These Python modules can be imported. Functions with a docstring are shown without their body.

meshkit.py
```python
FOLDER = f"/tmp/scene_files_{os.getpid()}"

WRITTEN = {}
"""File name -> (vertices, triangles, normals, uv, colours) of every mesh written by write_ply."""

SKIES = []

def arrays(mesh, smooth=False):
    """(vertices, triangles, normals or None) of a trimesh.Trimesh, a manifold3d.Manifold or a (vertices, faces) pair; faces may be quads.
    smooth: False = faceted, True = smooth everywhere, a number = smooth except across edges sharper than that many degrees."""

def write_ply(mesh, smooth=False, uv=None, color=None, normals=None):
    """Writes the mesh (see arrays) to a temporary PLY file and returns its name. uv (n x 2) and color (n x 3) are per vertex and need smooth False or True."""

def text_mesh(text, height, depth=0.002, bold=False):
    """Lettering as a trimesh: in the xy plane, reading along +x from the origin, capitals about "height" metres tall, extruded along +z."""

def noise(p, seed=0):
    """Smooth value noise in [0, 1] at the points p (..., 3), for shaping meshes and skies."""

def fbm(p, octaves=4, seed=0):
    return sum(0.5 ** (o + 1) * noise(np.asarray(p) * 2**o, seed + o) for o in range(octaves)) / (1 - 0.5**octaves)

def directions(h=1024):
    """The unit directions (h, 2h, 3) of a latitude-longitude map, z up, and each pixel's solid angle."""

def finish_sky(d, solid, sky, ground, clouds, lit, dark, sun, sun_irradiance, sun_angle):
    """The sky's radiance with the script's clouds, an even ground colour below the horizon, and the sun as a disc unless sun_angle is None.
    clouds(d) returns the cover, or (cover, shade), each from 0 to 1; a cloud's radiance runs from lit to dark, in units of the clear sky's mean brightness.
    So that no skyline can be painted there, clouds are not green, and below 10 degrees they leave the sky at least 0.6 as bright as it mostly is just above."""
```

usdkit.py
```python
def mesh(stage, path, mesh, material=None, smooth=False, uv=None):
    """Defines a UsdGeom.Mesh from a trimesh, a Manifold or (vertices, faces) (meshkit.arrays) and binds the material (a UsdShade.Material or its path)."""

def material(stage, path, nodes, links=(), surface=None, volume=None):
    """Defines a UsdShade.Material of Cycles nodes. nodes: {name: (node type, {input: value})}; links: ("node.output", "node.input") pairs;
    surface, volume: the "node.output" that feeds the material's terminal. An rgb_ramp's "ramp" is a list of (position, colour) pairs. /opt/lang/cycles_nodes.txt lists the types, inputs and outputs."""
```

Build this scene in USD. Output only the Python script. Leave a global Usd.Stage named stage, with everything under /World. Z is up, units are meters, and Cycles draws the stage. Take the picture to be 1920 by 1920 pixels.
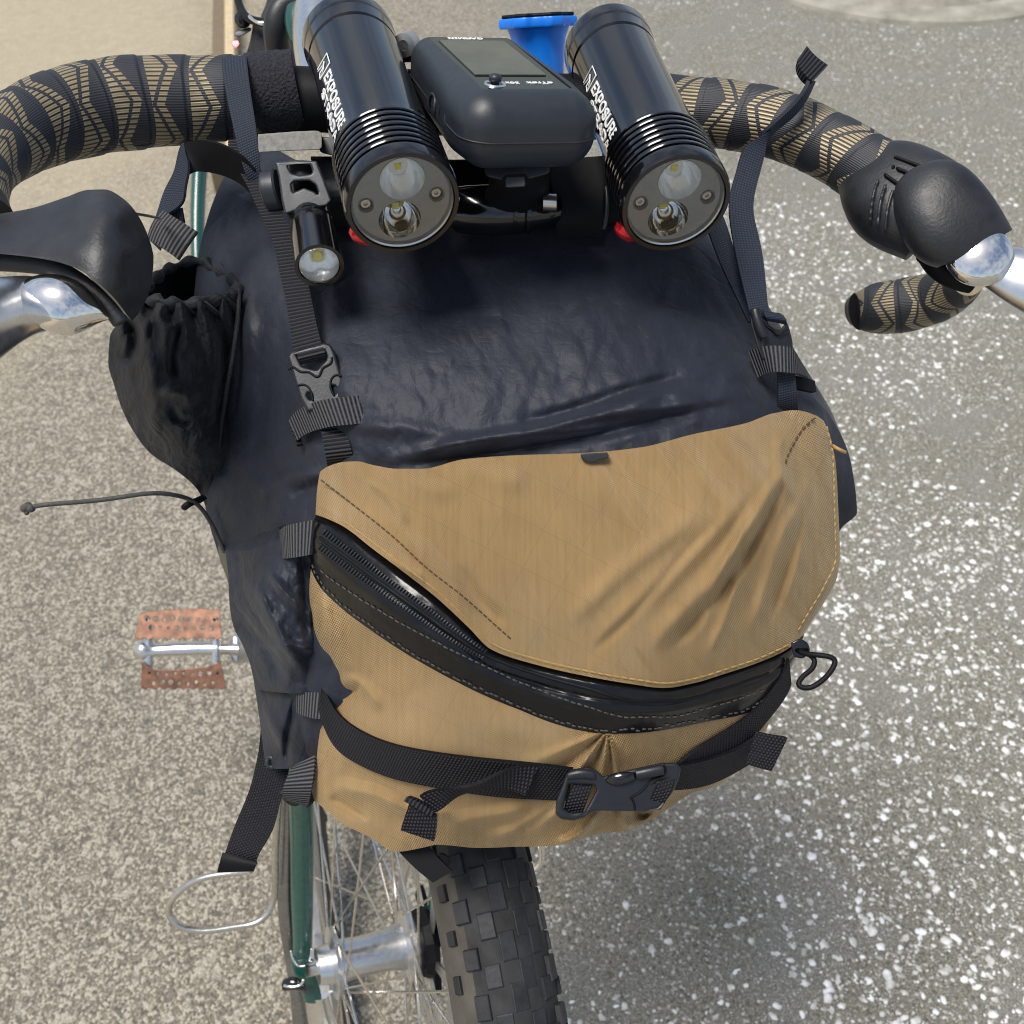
import math, random
import numpy as np, trimesh, usdkit, meshkit
import manifold3d as m3
from scipy.interpolate import RBFInterpolator, PchipInterpolator
from shapely.geometry import Polygon, Point
from shapely.ops import unary_union
from pxr import Usd, UsdGeom, UsdLux, UsdShade, Gf, Sdf

random.seed(7); RNG = np.random.default_rng(7)
stage = Usd.Stage.CreateInMemory()
UsdGeom.SetStageUpAxis(stage, 'Z'); UsdGeom.SetStageMetersPerUnit(stage, 1.0)
UsdGeom.Xform.Define(stage, '/World'); UsdGeom.Scope.Define(stage, '/World/Looks')

# ------------------------------------------------------------------ camera, sky, sun, exposure
F, HALF = 1900.0, 960.0
CAM = np.array([0.0, -0.5, 1.21]); TH = math.radians(46.0)
CR = np.array([1.0, 0, 0]); CD = np.array([0, math.cos(TH), -math.sin(TH)]); CU = np.array([0, math.sin(TH), math.cos(TH)])
cam = UsdGeom.Camera.Define(stage, '/World/camera')
cam.CreateProjectionAttr('perspective')
cam.CreateHorizontalApertureAttr(36.0); cam.CreateVerticalApertureAttr(36.0)
cam.CreateFocalLengthAttr(36.0 * F / 1920.0)
cam.CreateFStopAttr(20.0); cam.CreateFocusDistanceAttr(0.46)
cam.CreateClippingRangeAttr(Gf.Vec2f(0.02, 1000.0))
cam.AddTransformOp().Set(Gf.Matrix4d(*CR, 0, *CU, 0, *(-CD), 0, *CAM, 1))
EXPOSURE = 1.4
cam.CreateExposureAttr(EXPOSURE)
SUN_EL, SUN_AZ = math.radians(70.0), math.radians(-115.0)   # azimuth: atan2(x, y) of the direction to the sun
SUN_DIR = np.array([math.cos(SUN_EL) * math.sin(SUN_AZ), math.cos(SUN_EL) * math.cos(SUN_AZ), math.sin(SUN_EL)])
dome = UsdLux.DomeLight.Define(stage, '/World/sky')
dm = usdkit.material(stage, '/World/Looks/sky_look', {
    's': ('sky_texture', {'sky_type': 'single_scattering', 'sun_disc': False, 'sun_elevation': SUN_EL, 'sun_rotation': SUN_AZ, 'aerosol_density': 2.0, 'air_density': 1.0, 'ozone_density': 1.0}),
    'g': ('texture_coordinate', {}), 'n': ('noise_texture', {'scale': 2.2, 'detail': 5, 'roughness': 0.6}),
    'r': ('rgb_ramp', {'ramp': [(0.42, (0, 0, 0)), (0.62, (1, 1, 1))]}),
    'm': ('mix', {'mix_type': 'mix', 'color2': (5.6, 5.8, 6.1)}),
    'f': ('math', {'math_type': 'multiply', 'value2': 0.62}),
    'b': ('background_shader', {'strength': 0.05})},
    [('g.generated', 'n.vector'), ('n.fac', 'r.fac'), ('r.color', 'f.value1'), ('f.value', 'm.fac'), ('s.color', 'm.color1'), ('m.color', 'b.color')], surface='b.background')
UsdShade.MaterialBindingAPI.Apply(dome.GetPrim()).Bind(dm)
dome.GetPrim().SetCustomDataByKey('kind', 'structure')
sun = UsdLux.DistantLight.Define(stage, '/World/sun')
sun.CreateIntensityAttr(0.40); sun.CreateAngleAttr(26.0); sun.CreateNormalizeAttr(True); sun.CreateColorAttr(Gf.Vec3f(1.0, 0.96, 0.90))
z = SUN_DIR; x = np.cross([0, 0, 1.0], z); x /= np.linalg.norm(x); y = np.cross(z, x)
sun.AddTransformOp().Set(Gf.Matrix4d(*x, 0, *y, 0, *z, 0, 0, 0, 5, 1))

# ------------------------------------------------------------------ geometry helpers
def W(px, py=None, D=None):
    """World point seen at picture position (px, py) of the 1920 px picture, D metres along the optical axis."""
    if py is None:
        p = np.asarray(px, float); px, py, D = p[..., 0], p[..., 1], p[..., 2]
    px, py, D = np.broadcast_arrays(np.asarray(px, float), np.asarray(py, float), np.asarray(D, float))
    return CAM + D[..., None] * (CD + ((px - HALF) / F)[..., None] * CR + ((HALF - py) / F)[..., None] * CU)

def unit(v):
    v = np.asarray(v, float); return v / np.maximum(np.linalg.norm(v, axis=-1, keepdims=True), 1e-12)

def spl(pts, n, closed=False):
    p = np.asarray(pts, float)
    if len(p) == 2:
        return p[0] + np.linspace(0, 1, n)[:, None] * (p[1] - p[0])
    s = np.r_[0, np.cumsum(np.maximum(np.linalg.norm(np.diff(p, axis=0), axis=1), 1e-9))]
    return PchipInterpolator(s, p)(np.linspace(0, s[-1], n))

def crv(pts, n):
    from scipy.interpolate import CubicSpline
    p = np.asarray(pts, float)
    if len(p) < 3: return spl(p, n)
    s = np.r_[0, np.cumsum(np.linalg.norm(np.diff(p, axis=0), axis=1) ** 0.6)]
    return CubicSpline(s, p)(np.linspace(0, s[-1], n))

def grid_faces(nu, nv, wrap=False):
    i, j = np.meshgrid(np.arange(nv - 1), np.arange(nu if wrap else nu - 1), indexing='ij')
    a, b = i * nu + j, i * nu + (j + 1) % nu
    return np.concatenate([np.stack([a, b, b + nu], -1).reshape(-1, 3), np.stack([a, b + nu, a + nu], -1).reshape(-1, 3)])

class MB:
    """collects pieces into one mesh"""
    def __init__(s): s.v, s.f, s.u, s.n = [], [], [], 0
    def add(s, v, f, uv=None):
        v = np.asarray(v, float); s.v.append(v); s.f.append(np.asarray(f) + s.n); s.n += len(v)
        s.u.append(np.zeros((len(v), 2)) if uv is None else uv); return s
    def tm(s, t): return s.add(t.vertices, t.faces)
    def get(s): return np.vstack(s.v), np.vstack(s.f), np.vstack(s.u)

used = {}
def numbered(path):
    k = used.get(path, -1) + 1; used[path] = k
    return path if k == 0 else '%s_%03d' % (path, k)
ORIG = {}
def thing(name, label, cat, loc=(0, 0, 0), group=None, kind=None):
    x = UsdGeom.Xform.Define(stage, numbered('/World/' + name)); x.AddTranslateOp().Set(Gf.Vec3d(*map(float, loc)))
    p = x.GetPrim(); p.SetCustomDataByKey('label', label); p.SetCustomDataByKey('category', cat)
    if group: p.SetCustomDataByKey('group', group)
    if kind: p.SetCustomDataByKey('kind', kind)
    ORIG[str(p.GetPath())] = np.asarray(loc, float)
    return p
def obj(name, mesh, mat, parent=None, smooth=35, uv=False, label=None, kind=None, cat=None):
    base = str(parent.GetPath()) if parent is not None else '/World'
    path = numbered(base + '/' + name)
    if isinstance(mesh, MB): v, f, u = mesh.get()
    elif hasattr(mesh, 'to_mesh'):
        q = mesh.to_mesh(); v, f, u = np.asarray(q.vert_properties)[:, :3].astype(float), np.asarray(q.tri_verts), None
    elif isinstance(mesh, (tuple, list)): v, f = mesh[0], mesh[1]; u = mesh[2] if len(mesh) > 2 else None
    else: v, f, u = np.asarray(mesh.vertices), np.asarray(mesh.faces), None
    o = ORIG.get(base, np.zeros(3)); ORIG[path] = o
    v = np.asarray(v, float) - o
    if uv and u is not None:
        m = usdkit.mesh(stage, path, (v, f), mat, smooth=True, uv=u)
    else:
        t = trimesh.Trimesh(v, f, process=False)
        if smooth is not False and smooth is not True: t.merge_vertices(digits_vertex=6)
        m = usdkit.mesh(stage, path, t, mat, smooth=smooth)
    p = m.GetPrim()
    if label: p.SetCustomDataByKey('label', label)
    if kind: p.SetCustomDataByKey('kind', kind)
    if cat: p.SetCustomDataByKey('category', cat)
    return p

def coons(top, bottom, left, right, nu, nv, dim=2):
    T, B, L, R = (spl(np.asarray(q, float)[:, :dim], n) for q, n in ((top, nu), (bottom, nu), (left, nv), (right, nv)))
    L[0] = T[0]; L[-1] = B[0]; R[0] = T[-1]; R[-1] = B[-1]
    u = np.linspace(0, 1, nu)[None, :, None]; v = np.linspace(0, 1, nv)[:, None, None]
    return (1 - v) * T[None] + v * B[None] + (1 - u) * L[:, None] + u * R[:, None] - ((1 - u) * (1 - v) * T[0] + u * (1 - v) * T[-1] + (1 - u) * v * B[0] + u * v * B[-1])

def rim_loop(nu, nv):
    a = [(0, j) for j in range(nu)] + [(i, nu - 1) for i in range(1, nv)] + [(nv - 1, j) for j in range(nu - 2, -1, -1)] + [(i, 0) for i in range(nv - 2, 0, -1)]
    return np.array([i * nu + j for i, j in a])

def patch(P, Dm, back, nuv=None, scale=0.45):
    """closed solid: front sheet P (nv, nu, 2) at depth Dm, a wall from its rim back to back(rim points), and a rear face"""
    nv, nu = P.shape[:2]
    X = W(P[..., 0], P[..., 1], Dm).reshape(-1, 3)
    uv = np.stack([P[..., 0], -P[..., 1]], -1).reshape(-1, 2) / F * scale
    mb = MB().add(X, grid_faces(nu, nv), uv)
    r = rim_loop(nu, nv); ring = X[r]; uvr = uv[r]
    rows = [ring] + back(ring)
    n = len(r)
    V = np.concatenate(rows); U = np.concatenate([uvr + 0.003 * k for k in range(len(rows))])
    mb.add(V, grid_faces(n, len(rows), True)[:, ::-1], U)
    c = rows[-1].mean(0); mb.add(np.vstack([rows[-1], c]), np.stack([np.arange(n), (np.arange(n) + 1) % n, np.full(n, n)], 1), np.zeros((n + 1, 2)))
    return mb

def loft(A, B, k=1.0, n=40, m=28, caps=True, dome=(0, 0), mod=None, ulen=None, power=2.0, rawp=False):
    """tube whose left and right outlines run along A and B (picture x, y, depth); k = thickness across the view / width"""
    a3, b3 = W(crv(A, n)), W(crv(B, n))
    c, h = (a3 + b3) / 2, (b3 - a3) / 2
    t = unit(np.gradient(c, axis=0)); hl = np.linalg.norm(h, axis=1, keepdims=True)
    nn = unit(np.cross(t, h)) * hl * k
    if dome[0] or dome[1]:
        q = np.linspace(np.pi / 2, 0, 7)[:-1]
        pre = [(c[0] - t[0] * hl[0] * dome[0] * np.sin(x_), h[0] * max(np.cos(x_), .02), nn[0] * max(np.cos(x_), .02)) for x_ in q] if dome[0] else []
        post = [(c[-1] + t[-1] * hl[-1] * dome[1] * np.sin(x_), h[-1] * max(np.cos(x_), .02), nn[-1] * max(np.cos(x_), .02)) for x_ in q[::-1]] if dome[1] else []
        c = np.vstack([[p[0] for p in pre]] * bool(pre) + [c] + [[p[0] for p in post]] * bool(post))
        h = np.vstack([[p[1] for p in pre]] * bool(pre) + [h] + [[p[1] for p in post]] * bool(post))
        nn = np.vstack([[p[2] for p in pre]] * bool(pre) + [nn] + [[p[2] for p in post]] * bool(post))
    n = len(c)
    s = np.r_[0, np.cumsum(np.linalg.norm(np.diff(c, axis=0), axis=1))]
    ang = np.linspace(0, 2 * np.pi, m + 1)
    ca, sa = np.cos(ang), np.sin(ang)
    if power != 2.0:
        ca, sa = np.sign(ca) * abs(ca) ** (2 / power), np.sign(sa) * abs(sa) ** (2 / power)
    rad = np.ones((n, m + 1)) if mod is None else mod(s[:, None], ang[None] / (2 * np.pi))
    V = c[:, None] + rad[..., None] * (ca[None, :, None] * h[:, None] + sa[None, :, None] * nn[:, None])
    uv = np.stack(np.broadcast_arrays(s[:, None], ang[None] / (2 * np.pi)), -1)
    mb = MB().add(V.reshape(-1, 3), grid_faces(m + 1, n), uv.reshape(-1, 2))
    if caps:
        for i in (0, n - 1):
            mb.add(np.vstack([V[i, :-1], c[i]]), np.stack([np.arange(m), (np.arange(m) + 1) % m, np.full(m, m)], 1), np.full((m + 1, 2), s[i]))
    return mb

def tube(pts, r, m=10, n=None, curve=True, world=False, caps=True):
    p = np.asarray(pts, float)
    p = p if world else W(p)
    if curve and len(p) > 2: p = crv(p, n or 8 * len(p))
    t = unit(np.gradient(p, axis=0)); a = np.cross(t, [0.31, 0.2, 0.93]); a = unit(a)
    for i in range(1, len(a)):
        a[i] = unit(a[i - 1] - t[i] * (a[i - 1] @ t[i]))
    b = np.cross(t, a); an = np.linspace(0, 2 * np.pi, m, endpoint=False)
    rr = np.broadcast_to(np.asarray(r, float), (len(p),))
    V = p[:, None] + rr[:, None, None] * (np.cos(an)[None, :, None] * a[:, None] + np.sin(an)[None, :, None] * b[:, None])
    f = grid_faces(m, len(p), True); V = V.reshape(-1, 3)
    if caps:
        e = len(V); V = np.vstack([V, p[0], p[-1]]); k = np.arange(m); l = e - m
        f = np.vstack([f, np.stack([(k + 1) % m, k, np.full(m, e)], 1), np.stack([l + k, l + (k + 1) % m, np.full(m, e + 1)], 1)])
    return MB().add(V, f)

def ribbon(A, B, th=0.0012, n=60, m=5, curve=True, bow=0.0):
    """flat webbing whose two edges run along A and B"""
    fn = crv if curve else spl
    a, b = W(fn(A, n)), W(fn(B, n)); c = (a + b) / 2
    t = unit(np.gradient(c, axis=0)); sd = unit(b - a); nn = unit(np.cross(t, sd))
    for i in range(n):
        if i and nn[i] @ nn[i - 1] < 0: nn[i] *= -1
    if nn[n // 2] @ (CAM - c[n // 2]) < 0: nn = -nn
    s = np.r_[0, np.cumsum(np.linalg.norm(np.diff(c, axis=0), axis=1))]; w = np.linalg.norm(b - a, axis=1).mean()
    q = np.linspace(0, 1, m)
    fr = a[:, None] + q[None, :, None] * (b - a)[:, None] + (bow * (1 - (2 * q - 1) ** 2))[None, :, None] * nn[:, None]
    bk = fr - th * nn[:, None]
    uv = np.stack(np.broadcast_arrays(s[:, None], q[None] * w), -1).reshape(-1, 2)
    mb = MB().add(fr.reshape(-1, 3), grid_faces(m, n), uv).add(bk.reshape(-1, 3), grid_faces(m, n)[:, ::-1], uv)
    for j in (0, m - 1):
        e = np.stack([fr[:, j], bk[:, j]], 1).reshape(-1, 3)
        mb.add(e, grid_faces(2, n), np.repeat(np.stack([s, np.full(n, q[j] * w)], 1), 2, 0))
    for i in (0, n - 1):
        e = np.stack([fr[i], bk[i]], 0).reshape(-1, 3); mb.add(e, grid_faces(m, 2), np.full((2 * m, 2), s[i]))
    return mb

def plate(outline, D, th, holes=(), bevel=2.0, rnd=2.0, dens=7.0, prof=4, dome=None):
    """moulded plate: picture outline at depth D (number or function), thickness th in metres, rounded edges"""
    Df = D if callable(D) else (lambda a, b: np.full(np.shape(a), float(D)))
    po = Polygon(outline, holes)
    if rnd: po = po.buffer(-rnd).buffer(2 * rnd).buffer(-rnd)
    if po.geom_type != 'Polygon': po = max(po.geoms, key=lambda g: g.area)
    from shapely.geometry.polygon import orient
    po = orient(po)
    rings = []
    for rg in [po.exterior] + list(po.interiors):
        L = rg.length; n = max(8, int(L / dens)); q = np.array([rg.interpolate(L * i / n).coords[0] for i in range(n)])
        t = unit(np.roll(q, -1, 0) - np.roll(q, 1, 0)); rings.append((q, np.stack([-t[:, 1], t[:, 0]], 1)))   # inward for ccw exterior, into material for cw holes
    mb = MB(); pxm = float(np.mean(Df(rings[0][0][:, 0], rings[0][0][:, 1]))) / F
    an = np.linspace(0, np.pi / 2, prof)
    ins = [(bevel * (1 - np.sin(a_)), bevel * pxm * (1 - np.cos(a_))) for a_ in an[::-1]]   # from side to face
    ins = [(bevel * (1 - math.cos(a_)), bevel * pxm * (1 - math.sin(a_))) for a_ in an]      # (inset, depth below the face)
    for q, nrm in rings:
        rows = [np.c_[q, Df(q[:, 0], q[:, 1]) + th]]
        for i_, d_ in ins:
            e = q + nrm * i_; rows.append(np.c_[e, Df(e[:, 0], e[:, 1]) + d_])
        V = W(np.array(rows)).reshape(-1, 3); mb.add(V, grid_faces(len(q), len(rows), True))
    for inset, dd in ((bevel, 0.0), (0.0, th)):
        pts = [q + nrm * inset for q, nrm in rings]
        v2, f2 = trimesh.creation.triangulate_polygon(Polygon(pts[0], pts[1:]), engine='earcut')
        mb.add(W(np.c_[v2, Df(v2[:, 0], v2[:, 1]) + dd]), f2)
    return mb

def lathe(prof, p0, ax, m=48, up=(0, 0, 1)):
    """surface of revolution: prof = [(distance along ax, radius)]"""
    ax = unit(ax); a = unit(np.cross(up, ax)); b = np.cross(ax, a)
    pr = np.asarray(prof, float); an = np.linspace(0, 2 * np.pi, m, endpoint=False)
    V = np.asarray(p0) + pr[:, 0, None, None] * ax + pr[:, 1, None, None] * (np.cos(an)[None, :, None] * a + np.sin(an)[None, :, None] * b)
    return MB().add(V.reshape(-1, 3), grid_faces(m, len(pr), True))

def box(c, e1, e2, e3, d):
    t = trimesh.creation.box(d); t.vertices = np.asarray(c) + t.vertices @ np.array([e1, e2, e3]); return MB().tm(t)

def rbf(pts):
    p = np.asarray(pts, float); r = RBFInterpolator(p[:, :2] / 1000, p[:, 2], kernel='thin_plate_spline', smoothing=1e-6)
    def fn(x, y):
        x, y = np.broadcast_arrays(np.asarray(x, float), np.asarray(y, float))
        return r(np.stack([x.ravel(), y.ravel()], 1) / 1000).reshape(x.shape)
    return fn

def crease(x, y, p0, p1, amp, wid, taper=True):
    amp = amp * 1.5
    p0, p1 = np.array(p0, float), np.array(p1, float); d = p1 - p0; L = np.hypot(*d); d = d / L
    s = ((x - p0[0]) * d[0] + (y - p0[1]) * d[1]) / L; q = (x - p0[0]) * -d[1] + (y - p0[1]) * d[0]
    q = q + 6 * np.sin(s * 5 + p0[0])
    e = np.clip(np.minimum(s, 1 - s) * 4, 0, 1); e = e * e * (3 - 2 * e)
    return -amp * e * np.exp(-(q / wid) ** 2)

def fb(x, y, sx, sy, rot=0.0, octv=4, seed=0):
    c, s = math.cos(rot), math.sin(rot)
    p = np.stack([(x * c + y * s) / sx, (-x * s + y * c) / sy, np.full(np.shape(x), seed * 7.3)], -1)
    return meshkit.fbm(p, octv, seed) - 0.5

# ------------------------------------------------------------------ materials
LK = '/World/Looks/'
class G:
    def __init__(s, name): s.name, s.n, s.l, s.k = name, {}, [], 0
    def add(s, kind, **inp):
        s.k += 1; nm = 'n%d' % s.k; val = {}
        for k, v in inp.items():
            if isinstance(v, str) and v.startswith('@'): s.l.append((v[1:], nm + '.' + k))
            else: val[k] = v
        s.n[nm] = (kind, val); return '@' + nm
    def math(s, op, a, b=None, c=None):
        kw = {'math_type': op, 'value1': a}
        if b is not None: kw['value2'] = b
        if c is not None: kw['value3'] = c
        return s.add('math', **kw) + '.value'
    def ramp(s, fac, stops, interp=True): return s.add('rgb_ramp', fac=fac, ramp=stops, interpolate=interp) + '.color'
    def mix(s, fac, a, b, t='mix'): return s.add('mix', mix_type=t, fac=fac, color1=a, color2=b) + '.color'
    def obj(s): return s.add('texture_coordinate') + '.object'
    def noise(s, vec, scale, detail=3, rough=0.5, dist=0.0): return s.add('noise_texture', vector=vec, scale=scale, detail=detail, roughness=rough, distortion=dist) + '.fac'
    def mapped(s, vec, scale=(1, 1, 1), rot=(0, 0, 0)): return s.add('mapping', vector=vec, scale=scale, rotation=rot) + '.vector'
    def bump(s, h, strength=0.5, dist=0.001, normal=None):
        kw = dict(height=h, strength=strength, distance=dist)
        if normal: kw['normal'] = normal
        return s.add('bump', **kw) + '.normal'
    def uv(s):
        u = s.add('uvmap', attribute='st') + '.UV'; q = s.add('separate_xyz', vector=u); return u, q + '.x', q + '.y'
    def done(s, **p):
        b = s.add('principled_bsdf', **p); return usdkit.material(stage, LK + s.name, s.n, s.l, surface=b[1:] + '.BSDF')

def plain(name, col, rough=0.5, metal=0.0, var=0.15, vs=60.0, bump=0.0, bs=400.0, bd=0.0004, coat=0.0, spec=0.5, rvar=0.1):
    g = G(name); o = g.obj(); n = g.noise(o, vs, 4, 0.6)
    lo, hi = [c * (1 - var) for c in col], [min(1, c * (1 + var)) for c in col]
    c = g.ramp(n, [(0.3, lo), (0.7, hi)])
    n2 = g.noise(o, vs * 3.3, 3)
    r = g.math('multiply_add', n2, 2 * rvar, rough - rvar)
    kw = dict(base_color=c, roughness=r, metallic=metal, specular_ior_level=spec)
    if coat: kw.update(coat_weight=coat, coat_roughness=0.08)
    if bump: kw['normal'] = g.bump(g.noise(o, bs, 3), bump, bd)
    return g.done(**kw)

def webbing(name, dark, light, pu, pv, strength=0.8, rough=0.6, diag=0.0):
    g = G(name); u, ux, uy = g.uv()
    a = g.math('sine', g.math('multiply_add', ux, 2 * math.pi / pu, g.math('multiply', uy, diag)))
    h = g.math('multiply_add', a, 0.5, 0.5)
    if pv:
        ph = g.math('multiply', g.math('floor', g.math('multiply', uy, 1 / pv)), math.pi * 0.5)
        a = g.math('sine', g.math('multiply_add', ux, 2 * math.pi / pu, ph))
        b = g.math('absolute', g.math('sine', g.math('multiply', uy, math.pi / pv)))
        h = g.math('multiply', g.math('multiply_add', a, 0.5, 0.5), b)
    n = g.noise(g.obj(), 900, 2)
    hh = g.math('multiply_add', n, 0.35, g.math('multiply', h, 0.8))
    c = g.ramp(hh, [(0.15, dark), (0.9, light)])
    return g.done(base_color=c, roughness=rough, normal=g.bump(hh, strength, 0.0006), specular_ior_level=0.18)

M = {}
def fabric(name, col, streak=0.5, var=0.35, rough=0.58):
    g = G(name); o = g.obj(); u, ux, uy = g.uv()
    w1 = g.noise(g.mapped(u, (340, 26, 1), (0, 0, -0.25)), 1.0, 4, 0.65, 0.3)
    w2 = g.noise(g.mapped(u, (60, 240, 1), (0, 0, 0.4)), 1.0, 4, 0.6, 0.5)
    cr = g.add('voronoi_texture', feature='distance_to_edge', vector=g.mapped(u, (70, 55, 1), (0, 0, 0.5)), scale=1.0, detail=2, roughness=0.6) + '.distance'
    cr = g.math('minimum', g.math('multiply', cr, 5.0), 1.0)
    n3 = g.noise(o, 30, 5, 0.65, 0.6)
    def rdg(vec, sc, dist): return g.math('minimum', g.math('multiply', g.math('absolute', g.math('subtract', g.noise(vec, sc, 1, 0.5, dist), 0.5)), 11.0), 1.0)
    h = g.math('add', g.math('multiply', w1, 0.12), g.math('multiply', w2, 0.07))
    for sc_, am_, di_ in ((14, 0.36, 1.0), (34, 0.15, 0.8), (105, 0.06, 0.6), (230, 0.05, 0.5)): h = g.math('multiply_add', rdg(g.mapped(o, (1, 1, 1), (sc_, 0.3 * sc_, 1)), sc_, di_), am_, h)
    c = g.ramp(g.math('multiply_add', w1, 0.22, g.math('multiply', n3, 0.78)), [(0.3, [q * (1 - var) for q in col]), (0.7, [q * (1 + var) for q in col])])
    sc = g.ramp(g.noise(g.mapped(u, (900, 40, 1), (0, 0, -0.2)), 1.0, 3, 0.6), [(0.66, (0, 0, 0)), (0.74, (1, 1, 1))])
    sc = g.math('multiply', g.add('rgb_to_bw', color=sc) + '.val', 0.14)
    c = g.mix(sc, c, [min(1, q * 3.0 + 0.01) for q in col])
    return g.done(base_color=c, roughness=g.math('multiply_add', n3, 0.25, rough - 0.1), normal=g.bump(h, streak, 0.0022), specular_ior_level=0.36, sheen_weight=0.05, sheen_roughness=0.4)
M['dark'] = fabric('dark_fabric', (0.0135, 0.0168, 0.0270))
M['dark2'] = fabric('dark_fabric_worn', (0.0105, 0.0108, 0.0135), 1.0, 0.45, 0.66)

def tanmat():
    g = G('tan_fabric'); u, ux, uy = g.uv(); o = g.obj()
    def rot(a): 
        q = g.add('separate_xyz', vector=g.mapped(u, (1, 1, 1), (0, 0, a))); return q + '.x', q + '.y'
    x1, y1 = rot(math.radians(-17)); 
    wa = g.math('sine', g.math('multiply', x1, 2 * math.pi / 0.00125)); wb = g.math('sine', g.math('multiply', y1, 2 * math.pi / 0.00125))
    weave = g.math('multiply', wa, wb)
    x2, _ = rot(math.radians(28)); x3, _ = rot(math.radians(-62))
    l1 = g.math('less_than', g.math('fract' if False else 'fraction', g.math('multiply', x2, 1 / 0.019)), 0.045)
    l2 = g.math('less_than', g.math('fraction', g.math('multiply', x3, 1 / 0.019)), 0.045)
    ln = g.math('maximum', l1, l2)
    n = g.noise(o, 22, 4, 0.6); n2 = g.noise(g.mapped(u, (420, 30, 1), (0, 0, math.radians(28))), 1.0, 3, 0.6)
    f = g.math('multiply_add', n2, 0.5, g.math('multiply', n, 0.5))
    c = g.ramp(f, [(0.3, (0.245, 0.152, 0.058)), (0.7, (0.395, 0.253, 0.105))])
    c = g.mix(g.math('multiply', ln, 0.14), c, (0.13, 0.078, 0.03))
    c = g.mix(g.math('multiply_add', weave, 0.10, 0.10), c, (0.16, 0.095, 0.037))
    h = g.math('multiply_add', n2, 0.8, g.math('multiply', weave, 0.28)); h = g.math('multiply_add', ln, -0.5, h); h = g.math('multiply_add', g.noise(o, 70, 4, 0.6, 0.4), 1.0, h)
    return g.done(base_color=c, roughness=0.36, normal=g.bump(h, 0.8, 0.0013), specular_ior_level=0.7, sheen_weight=0.25, sheen_tint=(1, 0.85, 0.6), sheen_roughness=0.35)
M['tan'] = tanmat()
M['stitch_gold'] = plain('gold_thread', (0.36, 0.23, 0.075), 0.6)
M['stitch_dark'] = plain('brown_thread', (0.075, 0.045, 0.02), 0.7)
M['stitch_black'] = plain('black_thread', (0.018, 0.018, 0.02), 0.7)
M['grosgrain'] = webbing('grosgrain', (0.004, 0.004, 0.005), (0.085, 0.085, 0.092), 0.0019, 0, 0.9)
M['rib_web'] = webbing('ribbed_webbing', (0.003, 0.003, 0.004), (0.030, 0.030, 0.036), 0.0018, 0, 1.0)
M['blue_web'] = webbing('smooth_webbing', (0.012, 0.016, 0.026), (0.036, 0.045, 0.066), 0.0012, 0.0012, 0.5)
M['web25'] = webbing('woven_webbing', (0.0025, 0.0025, 0.0035), (0.034, 0.033, 0.040), 0.0016, 0.0013, 1.0)
M['plastic'] = plain('buckle_plastic', (0.010, 0.011, 0.0145), 0.42, var=0.1, bump=0.12, bs=900, spec=0.45)
M['rubber'] = plain('hood_rubber', (0.015, 0.0155, 0.018), 0.46, var=0.45, vs=45, bump=0.35, bs=700, rvar=0.12)
M['case'] = plain('case_rubber', (0.016, 0.020, 0.026), 0.45, var=0.12, bump=0.12, bs=1200)
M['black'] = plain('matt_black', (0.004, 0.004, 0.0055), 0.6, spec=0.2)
M['gloss'] = plain('anodised_black', (0.003, 0.003, 0.004), 0.12, var=0.1, coat=0.5, rvar=0.03)
M['chrome'] = plain('polished_chrome', (0.86, 0.84, 0.80), 0.05, 1.0, var=0.03, rvar=0.02)
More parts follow.
